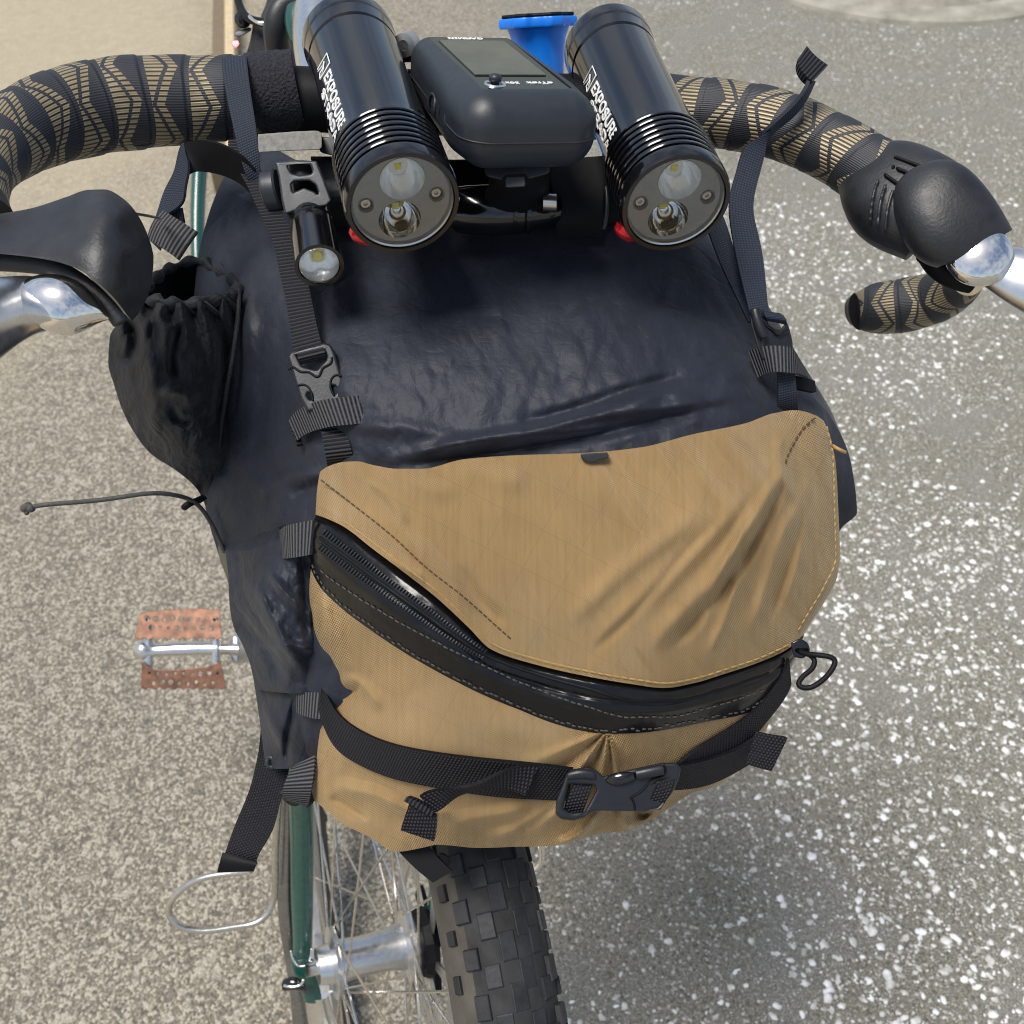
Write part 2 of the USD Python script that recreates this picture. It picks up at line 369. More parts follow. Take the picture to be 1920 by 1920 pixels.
M['alloy'] = plain('brushed_alloy', (0.72, 0.72, 0.72), 0.28, 1.0, var=0.06, rvar=0.08)
M['alloy_dull'] = plain('worn_alloy', (0.55, 0.53, 0.50), 0.42, 1.0, var=0.15, rvar=0.12)
M['steel'] = plain('stainless_wire', (0.62, 0.58, 0.52), 0.25, 1.0, var=0.1)
M['face'] = plain('lens_holder', (0.36, 0.355, 0.35), 0.34, 0.35, var=0.05)
M['reflector'] = plain('reflector', (0.97, 0.97, 0.96), 0.10, 0.45, var=0.02, rvar=0.03)
M['led'] = plain('led_yellow', (0.75, 0.62, 0.10), 0.4)
M['white'] = plain('white_print', (0.78, 0.78, 0.77), 0.5, var=0.04)
M['red'] = plain('red_anodised', (0.55, 0.012, 0.025), 0.2, 0.6, var=0.1, coat=0.5)
M['green'] = plain('green_paint', (0.008, 0.060, 0.048), 0.3, var=0.1, coat=0.7)
M['foam'] = plain('grey_foam', (0.20, 0.195, 0.175), 0.9, var=0.25, vs=420, bump=0.5, bs=900)
M['blue'] = plain('blue_plastic', (0.006, 0.20, 0.80), 0.38, var=0.08)
M['fluff'] = plain('looped_fabric', (0.012, 0.012, 0.018), 0.9, var=0.8, vs=650, bump=1.0, bs=700, bd=0.0015)
M['copper'] = plain('copper_anodised', (0.14, 0.068, 0.042), 0.38, 0.55, var=0.55, vs=90)
M['tyre'] = plain('tyre_rubber', (0.017, 0.017, 0.0175), 0.75, var=0.7, vs=45, bump=0.3, bs=500)
M['sidewall'] = plain('tyre_dusty', (0.062, 0.055, 0.044), 0.85, var=0.35, vs=40, bump=0.3, bs=500)
M['rubber_tyre_knob'] = plain('knob_rubber', (0.013, 0.0135, 0.0165), 0.62, var=0.6, vs=90, bump=0.3, bs=600)
M['cord'] = plain('grey_cord', (0.055, 0.053, 0.05), 0.7, var=0.4, vs=800, bump=0.6, bs=1500)
M['olive'] = plain('olive_plastic', (0.10, 0.085, 0.05), 0.45)
M['beige'] = plain('beige_wood', (0.50, 0.40, 0.24), 0.7)
M['brown'] = plain('brown_wood', (0.16, 0.12, 0.07), 0.7)
M['screen'] = plain('screen_glass', (0.06, 0.056, 0.042), 0.09, var=0.35, vs=45, rvar=0.05, spec=0.25)
M['bezel'] = plain('black_glass', (0.005, 0.005, 0.004), 0.1, rvar=0.02, spec=0.2)
M['paleblue'] = plain('pale_bottle', (0.45, 0.55, 0.68), 0.3)
M['zip'] = plain('coated_zip_tape', (0.003, 0.003, 0.0038), 0.24, var=0.2, vs=90, bump=0.3, bs=130, bd=0.0010, rvar=0.06, spec=0.4)
M['bracket'] = plain('bracket_plastic', (0.020, 0.023, 0.029), 0.42, var=0.1, bump=0.1, bs=1000)
M['strut'] = plain('dull_steel', (0.30, 0.30, 0.30), 0.3, 1.0, var=0.1)
g = G('clear_glass'); fr = g.add('fresnel', IOR=1.5) + '.fac'
tr = g.add('transparent_bsdf', color=(0.96, 0.97, 0.97)); gl = g.add('glossy_bsdf', color=(1, 1, 1), roughness_u=0.03, roughness_v=0.03) if False else g.add('glossy_bsdf', color=(1, 1, 1), roughness=0.03)
mx = g.add('mix_closure', fac=fr, closure1=tr + '.BSDF', closure2=gl + '.BSDF')
M['glass'] = usdkit.material(stage, LK + 'clear_glass', g.n, g.l, surface=mx[1:] + '.closure')

def tapemat():
    g = G('bar_tape'); u, ux, uy = g.uv(); p = 0.0215
    raw = g.math('add', g.math('multiply', ux, 1 / p), uy)
    s = g.math('fraction', raw); fl = g.math('floor', raw)
    ph = g.math('multiply_add', uy, 3.5, g.math('multiply', fl, 0.45))
    tri = g.math('multiply', g.math('pingpong', ph, 0.5), 2.0)
    cc = g.math('multiply_add', tri, 0.44, 0.20)
    d = g.math('subtract', s, cc)
    z1 = g.math('less_than', g.math('absolute', d), 0.105)
    z2 = g.math('multiply', g.math('greater_than', d, 0.205), g.math('less_than', s, 0.85))
    z3 = g.math('multiply', g.math('less_than', d, -0.36), g.math('greater_than', s, 0.03))
    gold = g.math('maximum', z1, z2)
    rib = g.math('multiply_add', g.math('sine', g.math('multiply', uy, 2 * math.pi * 54)), 0.5, 0.5)
    fine = g.math('multiply_add', g.math('sine', g.math('multiply', uy, 2 * math.pi * 110)), 0.5, 0.5)
    rl = g.math('minimum', g.math('multiply', rib, 1.8), 1.0)
    n = g.noise(g.obj(), 130, 3)
    gc = g.mix(n, (0.17, 0.13, 0.066), (0.40, 0.335, 0.22)); gc = g.mix(rl, (0.016, 0.012, 0.007), gc)
    bc = g.mix(fine, (0.007, 0.0075, 0.010), (0.024, 0.026, 0.034))
    c = g.mix(gold, bc, gc)
    hh = g.math('add', g.math('multiply', g.math('multiply', gold, rl), 0.9), g.math('multiply', fine, 0.25))
    return g.done(base_color=c, roughness=g.math('multiply_add', gold, -0.15, 0.55), metallic=g.math('multiply', gold, 0.25), normal=g.bump(hh, 0.6, 0.0007))
M['tape'] = tapemat()

def groundmat():
    g = G('ground_concrete'); o = g.obj(); q = g.add('separate_xyz', vector=o); X, Y = q + '.x', q + '.y'
    big = g.noise(o, 1.6, 4, 0.55); med = g.noise(o, 9, 4, 0.6)
    v1 = g.add('voronoi_texture', vector=o, scale=300.0, randomness=1.0)
    v2 = g.add('voronoi_texture', vector=o, scale=120.0, randomness=1.0)
    gr = g.noise(o, 215, 3, 0.62, 0.3); gr2 = g.noise(o, 620, 2, 0.6)
    f = g.math('multiply_add', gr2, 0.35, g.math('multiply', gr, 0.65))
    sand = g.ramp(f, [(0.35, (0.10, 0.087, 0.066)), (0.46, (0.19, 0.168, 0.13)), (0.54, (0.275, 0.245, 0.19)), (0.63, (0.52, 0.47, 0.375))])
    cw = g.add('separate_xyz', vector=v1 + '.color') + '.x'
    sand = g.mix(g.math('multiply', g.math('greater_than', cw, 0.78), 0.65), sand, (0.56, 0.51, 0.41))
    sand = g.mix(g.math('multiply', g.math('less_than', cw, 0.20), 0.55), sand, (0.085, 0.075, 0.058))
    cw2 = g.add('separate_xyz', vector=v2 + '.color') + '.x'
    sand = g.mix(g.math('multiply', g.math('greater_than', cw2, 0.93), 0.5), sand, (0.50, 0.46, 0.38))
    sand = g.mix(g.math('multiply', g.math('less_than', cw2, 0.05), 0.6), sand, (0.10, 0.095, 0.085))
    sand = g.mix(g.math('multiply', g.ramp(big, [(0.45, (0, 0, 0)), (0.62, (1, 1, 1))]) if False else big, 0.25), sand, (0.14, 0.125, 0.098))
    ff = g.math('multiply_add', g.noise(o, 900, 2, 0.6), 0.35, g.math('multiply_add', gr2, 0.45, g.math('multiply', gr, 0.20)))
    ol = g.ramp(ff, [(0.35, (0.080, 0.071, 0.052)), (0.46, (0.152, 0.140, 0.109)), (0.53, (0.225, 0.210, 0.168)), (0.60, (0.55, 0.53, 0.47))])
    ol = g.mix(g.math('multiply', g.math('greater_than', cw, 0.93), 0.7), ol, (0.60, 0.58, 0.53))
    ol = g.mix(g.math('multiply', g.math('less_than', cw, 0.12), 0.5), ol, (0.06, 0.055, 0.042))
    grey = g.ramp(ff, [(0.35, (0.095, 0.089, 0.074)), (0.50, (0.18, 0.171, 0.146)), (0.61, (0.50, 0.485, 0.44))])
    pm = g.ramp(g.noise(o, 4.5, 5, 0.62, 0.4), [(0.50, (0, 0, 0)), (0.62, (1, 1, 1))])
    right = g.mix(g.add('rgb_to_bw', color=pm) + '.val', ol, grey)
    edge = g.math('multiply_add', g.math('subtract', med, 0.5), 0.5, X)
    mk = g.add('map_range', range_type='smoothstep', value=edge, from_min=-0.22, from_max=0.14, to_min=0.0, to_max=1.0) + '.result'
    c = g.mix(mk, sand, right)
    # the smoother cream slab at the far left
    cr = g.mix(g.noise(o, 26, 6, 0.72, 0.5), (0.30, 0.25, 0.165), (0.62, 0.53, 0.37)); cr = g.mix(g.math('multiply', gr, 0.75), cr, (0.26, 0.22, 0.155))
    ed2 = g.math('add', g.math('multiply', X, -1.0), g.math('multiply_add', g.math('subtract', big, 0.5), 1.3, g.math('multiply', Y, 0.18)))
    mk2 = g.add('map_range', range_type='smoothstep', value=ed2, from_min=0.90, from_max=1.65, to_min=0.0, to_max=0.8) + '.result'
    c = g.mix(mk2, c, cr)
    h = g.math('multiply_add', v1 + '.distance', -0.6, f)
    h = g.math('multiply', h, g.math('multiply_add', mk2, -0.8, 1.0))
    return g.done(base_color=c, roughness=0.85, normal=g.bump(h, 0.9, 0.004), specular_ior_level=0.3)
M['ground'] = groundmat()
g = G('chip_stone'); n = g.noise(g.obj(), 55, 2); c = g.ramp(n, [(0.36, (0.40, 0.385, 0.35)), (0.5, (0.62, 0.61, 0.585)), (0.62, (0.80, 0.80, 0.79))])
M['chip'] = g.done(base_color=c, roughness=0.5)
g = G('concrete_collar'); n = g.noise(g.obj(), 14, 5, 0.6); c = g.ramp(n, [(0.3, (0.20, 0.185, 0.145)), (0.7, (0.36, 0.34, 0.28))])
M['collar'] = g.done(base_color=c, roughness=0.85, normal=g.bump(g.noise(g.obj(), 90, 4), 0.6, 0.004))

# ------------------------------------------------------------------ the setting
n = 41; gx = np.linspace(-1, 1, n); gx = np.sign(gx) * np.abs(gx) ** 3 * 40
GX, GY = np.meshgrid(gx, gx); gv = np.stack([GX.ravel(), GY.ravel(), np.zeros(n * n)], 1)
gp = obj('ground', (gv, grid_faces(n, n)), M['ground'], smooth=True, kind='structure', label='speckled concrete ground, sandy at left and full of white chips at right', cat='ground')

def chips():
    mb = MB(); ico = [trimesh.creation.icosphere(subdivisions=k) for k in (0, 1)]
    def put(num, smin, smax, sub, ymax):
        k = 0
        t = ico[sub]
        while k < num:
            y_ = RNG.uniform(-0.2, ymax); x_ = RNG.uniform(-0.35, 0.55 + 0.5 * (y_ + 0.5)) if sub else RNG.uniform(-0.4, 0.6 + 0.55 * (y_ + 0.5))
            dens = 1 / (1 + math.exp(-(x_ - 0.10) / 0.085))
            cl = meshkit.noise(np.array([x_ * 5, y_ * 5, 3.0])) 
            if RNG.uniform() > dens * min(1, max(.12, (cl - .15) * 1.6)): continue
            s = smin + (smax - smin) * RNG.uniform() ** 2.2; a_ = RNG.uniform(0, 6.28); e = RNG.uniform(0.55, 1.0)
            v = t.vertices * (1 + 0.18 * RNG.standard_normal((len(t.vertices), 1))) * [s, s * e, s * 0.45]
            v = v @ np.array([[math.cos(a_), math.sin(a_), 0], [-math.sin(a_), math.cos(a_), 0], [0, 0, 1]]) + [x_, y_, -s * 0.12]
            mb.add(v, t.faces); k += 1
    put(4400, 0.0017, 0.0066, 1, 1.7); put(8500, 0.0020, 0.0055, 0, 3.6); put(14000, 0.0008, 0.0019, 0, 1.7)
    return mb
obj('aggregate_chips', chips(), M['chip'], smooth=True, kind='stuff', label='white stone chips set in the ground at the right', cat='stone chips')

# round concrete collar at the far top right, and the board at the far left
def on_ground(px, py, z_=0.0):
    d = CD + (px - HALF) / F * CR + (HALF - py) / F * CU; return CAM + d * ((z_ - CAM[2]) / d[2])
COL = on_ground(1735, 50) + np.array([0.06, 0.62, 0])
def ring_slab():
    c = COL
    pr = [(0.0, 0.62), (0.012, 0.615), (0.016, 0.60), (0.016, 0.50), (0.004, 0.488), (0.004, 0.47), (0.02, 0.455), (0.024, 0.43), (0.024, 0.001)]
    return lathe(pr, c, (0, 0, 1), 96, up=(0, 1, 0))
cs = thing('concrete_collar', 'pale round concrete collar in the ground at the far top right', 'concrete cover', COL); obj('collar_slab', ring_slab(), M['collar'], cs, 25)
b0, b1 = W(437, 330, 2.36), W(427, -60, 3.9)
def on_ground(px, py, z_=0.0):
    d = CD + (px - HALF) / F * CR + (HALF - py) / F * CU; return CAM + d * ((z_ - CAM[2]) / d[2])
p0, p1 = on_ground(428, 360), on_ground(424, -80)
bd = thing('wooden_board', 'beige board with brown top lying on the ground behind the left handlebar', 'board', (p0 + p1) / 2)
e2 = unit(p1 - p0); e1 = np.cross(e2, [0, 0, 1.0]); L = np.linalg.norm(p1 - p0)
obj('plank', box((p0 + p1) / 2 + np.array([0, 0, 0.03]) - e1 * 0.012, e1, e2, (0, 0, 1.0), (0.036, L, 0.06)), M['brown'], bd)
obj('facing', box((p0 + p1) / 2 + np.array([0, 0, 0.032]) + e1 * 0.0185, e1, e2, (0, 0, 1.0), (0.025, L, 0.064)), M['beige'], bd, label='beige side strip')

# ------------------------------------------------------------------ bicycle
YAW, LEAN = math.radians(18.5), math.radians(12)
ef = np.array([math.sin(YAW), -math.cos(YAW), 0]); er0 = np.array([math.cos(YAW), math.sin(YAW), 0]); zz = np.array([0, 0, 1.0])
eu = math.sin(LEAN) * er0 + math.cos(LEAN) * zz; er = math.cos(LEAN) * er0 - math.sin(LEAN) * zz
HUB = W(700, 1787, 0.830)
def BK(r, f, u): return HUB + r * er + f * ef + u * eu
bike = thing('bicycle', 'green touring bicycle with patterned bar tape, carrying bags and lights', 'bicycle', (HUB[0], HUB[1], 0))
RT, rt = 0.337, 0.0275
def wheel_pt(a_, rad, r): return HUB + r * er + rad * (math.cos(a_) * eu + math.sin(a_) * ef)
def torus(R, prof, m=160):
    an = np.linspace(0, 2 * np.pi, m, endpoint=False)
    V = np.array([[wheel_pt(a_, R + q[1], q[0]) for q in prof] for a_ in an]); k = len(prof)
    i, j = np.meshgrid(np.arange(m), np.arange(k), indexing='ij')
    a, b, c, d = i * k + j, i * k + (j + 1) % k, ((i + 1) % m) * k + (j + 1) % k, ((i + 1) % m) * k + j
    return MB().add(V.reshape(-1, 3), np.concatenate([np.stack([a, b, c], -1).reshape(-1, 3), np.stack([a, c, d], -1).reshape(-1, 3)]))
pa = np.linspace(-2.35, 2.35, 26)
tyre = obj('tyre', torus(RT, [(rt * math.sin(a_), rt * math.cos(a_)) for a_ in pa]), M['sidewall'], bike, True)
tc = np.linspace(-0.78, 1.1, 15)
obj('tread_base', torus(RT, [((rt + .0006) * math.sin(a_), (rt + .0006) * math.cos(a_)) for a_ in tc] + [((rt - .001) * math.sin(a_), (rt - .001) * math.cos(a_)) for a_ in tc[::-1]]), M['tyre'], tyre, 50)
def knob(a0, b0, la, wb, h):
    """block of tread: centred at wheel angle a0 and tyre section angle b0"""
    V = []
    for hh, sc in ((-0.0008, 1.0), (h * 0.85, 0.92), (h, 0.82)):
        for sa, sb in ((-1, -1), (1, -1), (1, 1), (-1, 1)):
            a_, b_ = a0 + sa * sc * la / (RT + rt) / 2, b0 + sb * sc * wb / rt / 2
            V.append(wheel_pt(a_, RT + (rt + hh) * math.cos(b_), (rt + hh) * math.sin(b_)))
    f = []
    for l in (0, 4):
        for k in range(4):
            p, q = l + k, l + (k + 1) % 4; f += [[p, q, q + 4], [p, q + 4, p + 4]]
    f += [[8, 9, 10], [8, 10, 11]]
    return np.array(V), np.array(f)
rest = MB(); pitch = 0.0235 / (RT + rt); nk = int(2 * math.pi / pitch); pitch = 2 * math.pi / nk
cols = [(-1.12, 0.0, 0.0085, 0.0045, 0.0022), (-0.72, 0.5, 0.0115, 0.0070, 0.0026), (-0.36, 0.0, 0.0125, 0.0085, 0.0019), (-0.03, 0.45, 0.0145, 0.0080, 0.0016), (0.29, 0.05, 0.0145, 0.0078, 0.0016), (0.60, 0.5, 0.0125, 0.0085, 0.0024), (0.95, 0.05, 0.0120, 0.0075, 0.0034), (1.28, 0.5, 0.0100, 0.005, 0.0030)]
for k in range(nk):
    for b_, off, la, wb, h in cols:
        a_ = (k + off) * pitch; a_ = (a_ + math.pi) % (2 * math.pi) - math.pi
        jr = math.sin(k * 12.9 + b_ * 78.2); kv = knob(a_ + .004 * jr, b_ + 0.045 * math.sin(k * 2.1 + b_ * 9), la * (1.02 + .12 * math.sin(k * 3.3 + b_ * 31)), wb * (1.06 + .1 * jr), h * (.9 + .25 * math.cos(k * 5.1 + b_ * 17)))
        if -0.02 < a_ < 0.75: obj('tread_block', kv, M['rubber_tyre_knob'], tyre, 20)
        else: rest.add(*kv)
obj('tread_blocks_beyond', rest, M['rubber_tyre_knob'], tyre, 20, kind='stuff')
rp = [(-0.013, -0.014), (0.013, -0.014), (0.014, -0.022), (0.010, -0.034), (0.004, -0.040), (-0.004, -0.040), (-0.010, -0.034), (-0.014, -0.022)]
obj('rim', torus(RT, rp), M['alloy_dull'], bike, 30)
hx = er
obj('hub_shell', lathe([(-0.046, 0.004), (-0.046, 0.014), (-0.036, 0.016), (-0.034, 0.028), (-0.030, 0.028), (-0.027, 0.017), (-0.012, 0.0155), (0.012, 0.0165), (0.024, 0.019), (0.027, 0.028), (0.031, 0.028), (0.033, 0.022), (0.040, 0.020), (0.043, 0.004)], HUB, hx, 40), M['alloy'], bike, 30)
obj('axle', lathe([(-0.056, 0.0), (-0.056, 0.0065), (0.056, 0.0065), (0.056, 0.0)], HUB, hx, 20), M['chrome'], bike, 30)
nsp = 32
for k in range(nsp):
    side = 1 if k % 2 else -1
    ah = 2 * math.pi * (k + 0.5) / nsp; lead = (1 if (k // 2) % 2 else -1) * 1.15
    q0 = HUB + er * (side * 0.029 + (0.002 if (k // 2) % 2 else -0.002)) + 0.025 * (math.cos(ah + lead) * eu + math.sin(ah + lead) * ef)
    q1 = wheel_pt(ah, RT - 0.036, 0.003 * side)
    obj('spoke', tube([q0, q1], 0.00105, 6, world=True), M['steel'], bike)
# disc and carrier on the far side
def disc():
    po = Point(0, 0).buffer(0.080, 48).difference(Point(0, 0).buffer(0.062, 48)); arms = []
    for k in range(6):
        a_ = k * math.pi / 3; arms.append(Polygon([(0.02 * math.cos(a_), 0.02 * math.sin(a_)), (0.02 * math.cos(a_ + .35), 0.02 * math.sin(a_ + .35)), (0.067 * math.cos(a_ + .75), 0.067 * math.sin(a_ + .75)), (0.067 * math.cos(a_ + .55), 0.067 * math.sin(a_ + .55))]))
    po = unary_union([po, Point(0, 0).buffer(0.026, 32)] + arms).difference(Point(0, 0).buffer(0.014))
    holes = [Point(0.071 * math.cos(a_), 0.071 * math.sin(a_)).buffer(0.0035, 6) for a_ in np.arange(24) * math.pi / 12]
    t = trimesh.creation.extrude_polygon(po.difference(unary_union(holes)), 0.0018, engine='earcut')
    v = t.vertices; return MB().add(HUB + v[:, [0]] * ef + v[:, [1]] * eu + (v[:, [2]] + 0.044) * er, t.faces)
obj('brake_disc', disc(), M['alloy_dull'], bike, 30)
obj('disc_carrier', lathe([(0.038, 0.012), (0.038, 0.027), (0.044, 0.030), (0.049, 0.028), (0.051, 0.018), (0.051, 0.010)], HUB, hx, 12), M['black'], bike, 20)
for k in range(3):
    a_ = 0.4 + k * 2.1; c = HUB + er * 0.052 + 0.024 * (math.cos(a_) * eu + math.sin(a_) * ef)
    obj('carrier_arm', box(c, math.cos(a_) * eu + math.sin(a_) * ef, np.cross(er, math.cos(a_) * eu + math.sin(a_) * ef), er, (0.045, 0.014, 0.006)), M['black'], bike)
# fork legs
obj('fork_leg', loft([(535, 1380, .70), (541, 1500, .752), (544, 1600, .785), (546, 1700, .81), (549, 1780, .828), (546, 1800, .832)], [(588, 1380, .70), (588, 1500, .752), (588, 1600, .785), (587, 1700, .81), (585, 1780, .828), (582, 1810, .832)], 1.0, 30, 24), M['green'], bike, True)
obj('fork_tip', loft([(546, 1790, .826), (552, 1830, .832), (566, 1860, .836), (570, 1875, .838)], [(584, 1790, .826), (592, 1830, .832), (600, 1855, .836), (603, 1875, .838)], 0.6, 16, 20), M['green'], bike, True)
obj('tip_seam', tube([(545, 1782, .812), (550, 1800, .812), (560, 1811, .812), (572, 1810, .812), (581, 1798, .812), (584, 1778, .813)], 0.0009, 6), M['alloy'], bike, True)
obj('dropout', loft([(572, 1868, .838), (574, 1890, .842), (585, 1960, .85)], [(616, 1866, .838), (622, 1890, .842), (650, 1960, .85)], 0.5, 12, 20), M['chrome'], bike, True)
right_leg = [BK(0.055, -0.01, 0.0), BK(0.058, -0.045, 0.12), BK(0.05, -0.11, 0.33), BK(0.04, -0.13, 0.40)]
obj('fork_leg', tube(right_leg, np.linspace(0.009, 0.014, 40), 16, 40, world=True), M['green'], bike, True)
obj('fork_crown', loft([(600, 1290, .66), (690, 1290, .65), (780, 1290, .64)], [(600, 1360, .66), (690, 1350, .65), (780, 1350, .64)], 0.8, 12, 16), M['green'], bike, True)
steer0, steer1 = BK(0, -0.14, 0.40), BK(0, -0.19, 0.53)
obj('head_tube', tube([steer0, steer1], 0.019, 24, world=True), M['green'], bike)
# frame behind
obj('top_tube', tube([BK(0, -0.185, 0.51), BK(0, -0.50, 0.36)], 0.016, 20, world=True), M['green'], bike)
obj('down_tube', tube([BK(0, -0.16, 0.46), BK(0, -0.64, -0.06)], 0.018, 20, world=True), M['green'], bike)
obj('seat_tube', tube([BK(0, -0.64, -0.06), BK(0, -0.69, 0.16)], 0.016, 20, world=True), M['green'], bike)
obj('seat_stay', loft([(365, 250, 1.35), (359, 330, 1.33), (357, 430, 1.31), (362, 560, 1.28)], [(396, 250, 1.35), (388, 330, 1.33), (383, 430, 1.31), (386, 560, 1.28)], 1.0, 16, 16), M['green'], bike, True)
obj('stem', loft([(552, 20, .585), (550, 90, .56), (560, 150, .54), (566, 215, .525)], [(640, 20, .585), (640, 90, .56), (640, 150, .54), (650, 215, .525)], 0.9, 14, 20), M['alloy'], bike, True)
obj('steerer_cap', loft([(536, 20, .60), (534, 48, .60), (545, 80, .60)], [(580, 14, .60), (590, 40, .60), (590, 80, .60)], 0.9, 10, 18, dome=(0.5, 0)), M['green'], bike, True, label='green tube end behind the left light')
obj('spacer_ring', tube([(528, 120, .63), (518, 70, .61), (521, 32, .605), (540, 8, .605), (570, 2, .605), (600, 10, .60), (625, 40, .62)], 0.0075, 12), M['rubber'], bike, True)
obj('cable', tube([(443, -20, .72), (452, 18, .70), (474, 38, .68), (500, 44, .67), (520, 60, .66)], 0.0028, 8), M['black'], bike, True)
obj('cable', tube([(600, -8, .66), (622, 6, .66), (640, 30, .66)], 0.0025, 8), M['black'], bike, True)
obj('cable_clip', loft([(466, 28, .672), (482, 38, .668), (500, 38, .668)], [(472, 36, .672), (484, 46, .668), (500, 48, .668)], 0.7, 8, 12), M['chrome'], bike, True)
obj('bell_bolt', lathe([(0, 0.0), (0, .005), (.004, .0055), (.007, .003), (.0075, 0)], W(455, 37, .70), CAM - W(455, 37, .70), 20), M['gloss'], bike)
obj('lever_tab', plate([(437, 60), (455, 55), (470, 50), (474, 56), (460, 64), (447, 70), (440, 68)], .70, 0.006, bevel=2), M['case'], bike)
obj('reflector_chip', plate([(432, 77), (446, 75), (449, 82), (443, 92), (437, 88)], .76, 0.006, bevel=1), M['red'], bike, label='small red reflector')

# handlebar with tape
pitchT = 0.0215
def tapemod(s, v):
    q = np.mod(s / pitchT + v, 1.0); return 1.0 + 0.026 * (0.5 - q) + 0.006 * np.sin(s * 260 + v * 9)
handlebar = obj('handlebar', tube([(470, 184, .508), (700, 190, .512), (960, 197, .515), (1240, 205, .52)], 0.0155, 24), M['black'], bike, True)
obj('bar_tape', loft([(492, 110, .508), (420, 110, .506), (350, 110, .503), (250, 112, .497), (170, 121, .49), (95, 138, .48), (30, 160, .468), (-30, 200, .452), (-62, 260, .436), (-72, 330, .422), (-60, 400, .41)],
     [(500, 250, .508), (430, 258, .506), (355, 265, .503), (285, 271, .497), (222, 277, .49), (160, 289, .48), (105, 305, .468), (60, 325, .452), (28, 348, .436), (18, 376, .422), (30, 408, .41)], 1.0, 420, 56, mod=tapemod), M['tape'], bike, uv=True, label='patterned tape on the left of the bar')
obj('bar_tape', loft([(1215, 140, .52), (1280, 146, .519), (1350, 152, .516), (1420, 162, .512), (1480, 176, .507), (1550, 205, .501), (1620, 241, .494), (1690, 286, .487)],
     [(1225, 264, .52), (1290, 270, .519), (1340, 275, .516), (1395, 282, .512), (1440, 292, .507), (1495, 313, .501), (1548, 340, .494), (1595, 376, .487)], 1.0, 360, 56, mod=tapemod), M['tape'], bike, uv=True, label='patterned tape on the right of the bar')
obj('bar_tape', loft([(1602, 552, .62), (1640, 532, .617), (1690, 522, .61), (1730, 514, .60), (1765, 506, .585), (1790, 498, .57)],
     [(1608, 614, .62), (1655, 626, .617), (1712, 620, .61), (1768, 603, .60), (1812, 577, .585), (1838, 545, .57)], 1.0, 260, 48, mod=tapemod), M['tape'], bike, uv=True, label='patterned tape on the lower right drop')
obj('bar_end_plug', loft([(1598, 556, .622), (1606, 549, .62)], [(1602, 612, .622), (1610, 619, .62)], 1.0, 6, 28, dome=(0.35, 0)), M['rubber'], bike, True)
# brake levers
def hood_left():
    from scipy.interpolate import LinearNDInterpolator
    from scipy.ndimage import gaussian_filter
    P = coons([(-70, 415), (0, 401), (60, 390), (125, 369), (165, 356), (195, 355), (232, 373), (268, 420), (288, 480)], [(-70, 472), (0, 476), (50, 481), (95, 488), (140, 502), (180, 527), (215, 560), (235, 586), (247, 602)],
              [(-70, 415), (-70, 472)], [(288, 480), (284, 530), (268, 575), (247, 602)], 120, 60)
    c = np.array([(-70, 415, .405), (-70, 472, .384), (0, 401, .405), (0, 476, .382), (60, 390, .404), (60, 481, .380), (125, 369, .402), (105, 440, .386), (95, 488, .378), (165, 356, .400), (195, 355, .402), (188, 375, .386), (165, 425, .378), (140, 470, .374), (136, 502, .374),
        (232, 373, .404), (225, 400, .384), (222, 470, .377), (205, 550, .374), (268, 420, .408), (288, 480, .412), (284, 530, .412), (268, 575, .410), (247, 602, .398), (255, 480, .386), (245, 550, .384), (30, 430, .394)], float)
    x_, y_ = P[..., 0], P[..., 1]; li = LinearNDInterpolator(c[:, :2] / 100, c[:, 2]); rb_ = RBFInterpolator(c[:, :2] / 100, c[:, 2], kernel='linear')
    D_ = rb_(np.stack([x_.ravel(), y_.ravel()], 1) / 100).reshape(x_.shape); D_ = gaussian_filter(D_, (2.2, 3.0), mode='nearest')
    return patch(P, D_, lambda r: [r + unit(r - CAM) * .004, (r - r.mean(0)) * .97 + r.mean(0) + unit(r - CAM) * .02, (r - r.mean(0)) * .85 + r.mean(0) + unit(r - CAM) * .035])
hoodL = obj('brake_hood', hood_left(), M['rubber'], bike, uv=True, label='left rubber brake hood, faceted')
obj('hood_lip', loft([(-70, 468, .398), (0, 468, .396), (60, 474, .393), (110, 488, .39), (155, 512, .388), (190, 540, .388), (217, 568, .389), (238, 596, .39)],
     [(-70, 508, .398), (0, 509, .396), (60, 513, .393), (100, 520, .39), (138, 535, .388), (168, 558, .388), (192, 585, .389), (212, 612, .39)], 0.6, 40, 20, dome=(0, .3)), M['rubber'], hoodL, True, label='scuffed lower lip')
obj('lever_pivot_cap', loft([(40, 545, .388), (62, 521, .385), (105, 515, .383), (148, 528, .383), (180, 558, .384), (200, 592, .386)],
     [(40, 575, .388), (62, 604, .385), (92, 622, .383), (128, 629, .383), (165, 616, .384), (203, 600, .386)], 0.8, 40, 30, dome=(.5, .2)), M['chrome'], bike, True)
obj('brake_lever', loft([(80, 522, .39), (50, 517, .386), (15, 518, .38), (-30, 522, .37), (-80, 530, .36)], [(84, 622, .39), (60, 630, .386), (22, 655, .38), (-22, 690, .37), (-70, 735, .36)], 0.45, 30, 28, dome=(.25, 0)), M['alloy'], bike, True)
hoodR_m = loft([(1640, 300, .492), (1668, 283, .488), (1700, 279, .484), (1745, 292, .478), (1790, 315, .472), (1830, 345, .468)],
     [(1586, 372, .492), (1582, 392, .488), (1590, 412, .484), (1615, 438, .478), (1655, 460, .472), (1700, 480, .468)], 0.7, 40, 48, power=2.5)
hoodR = obj('brake_hood', hoodR_m, M['rubber'], bike, True, label='right rubber brake hood')
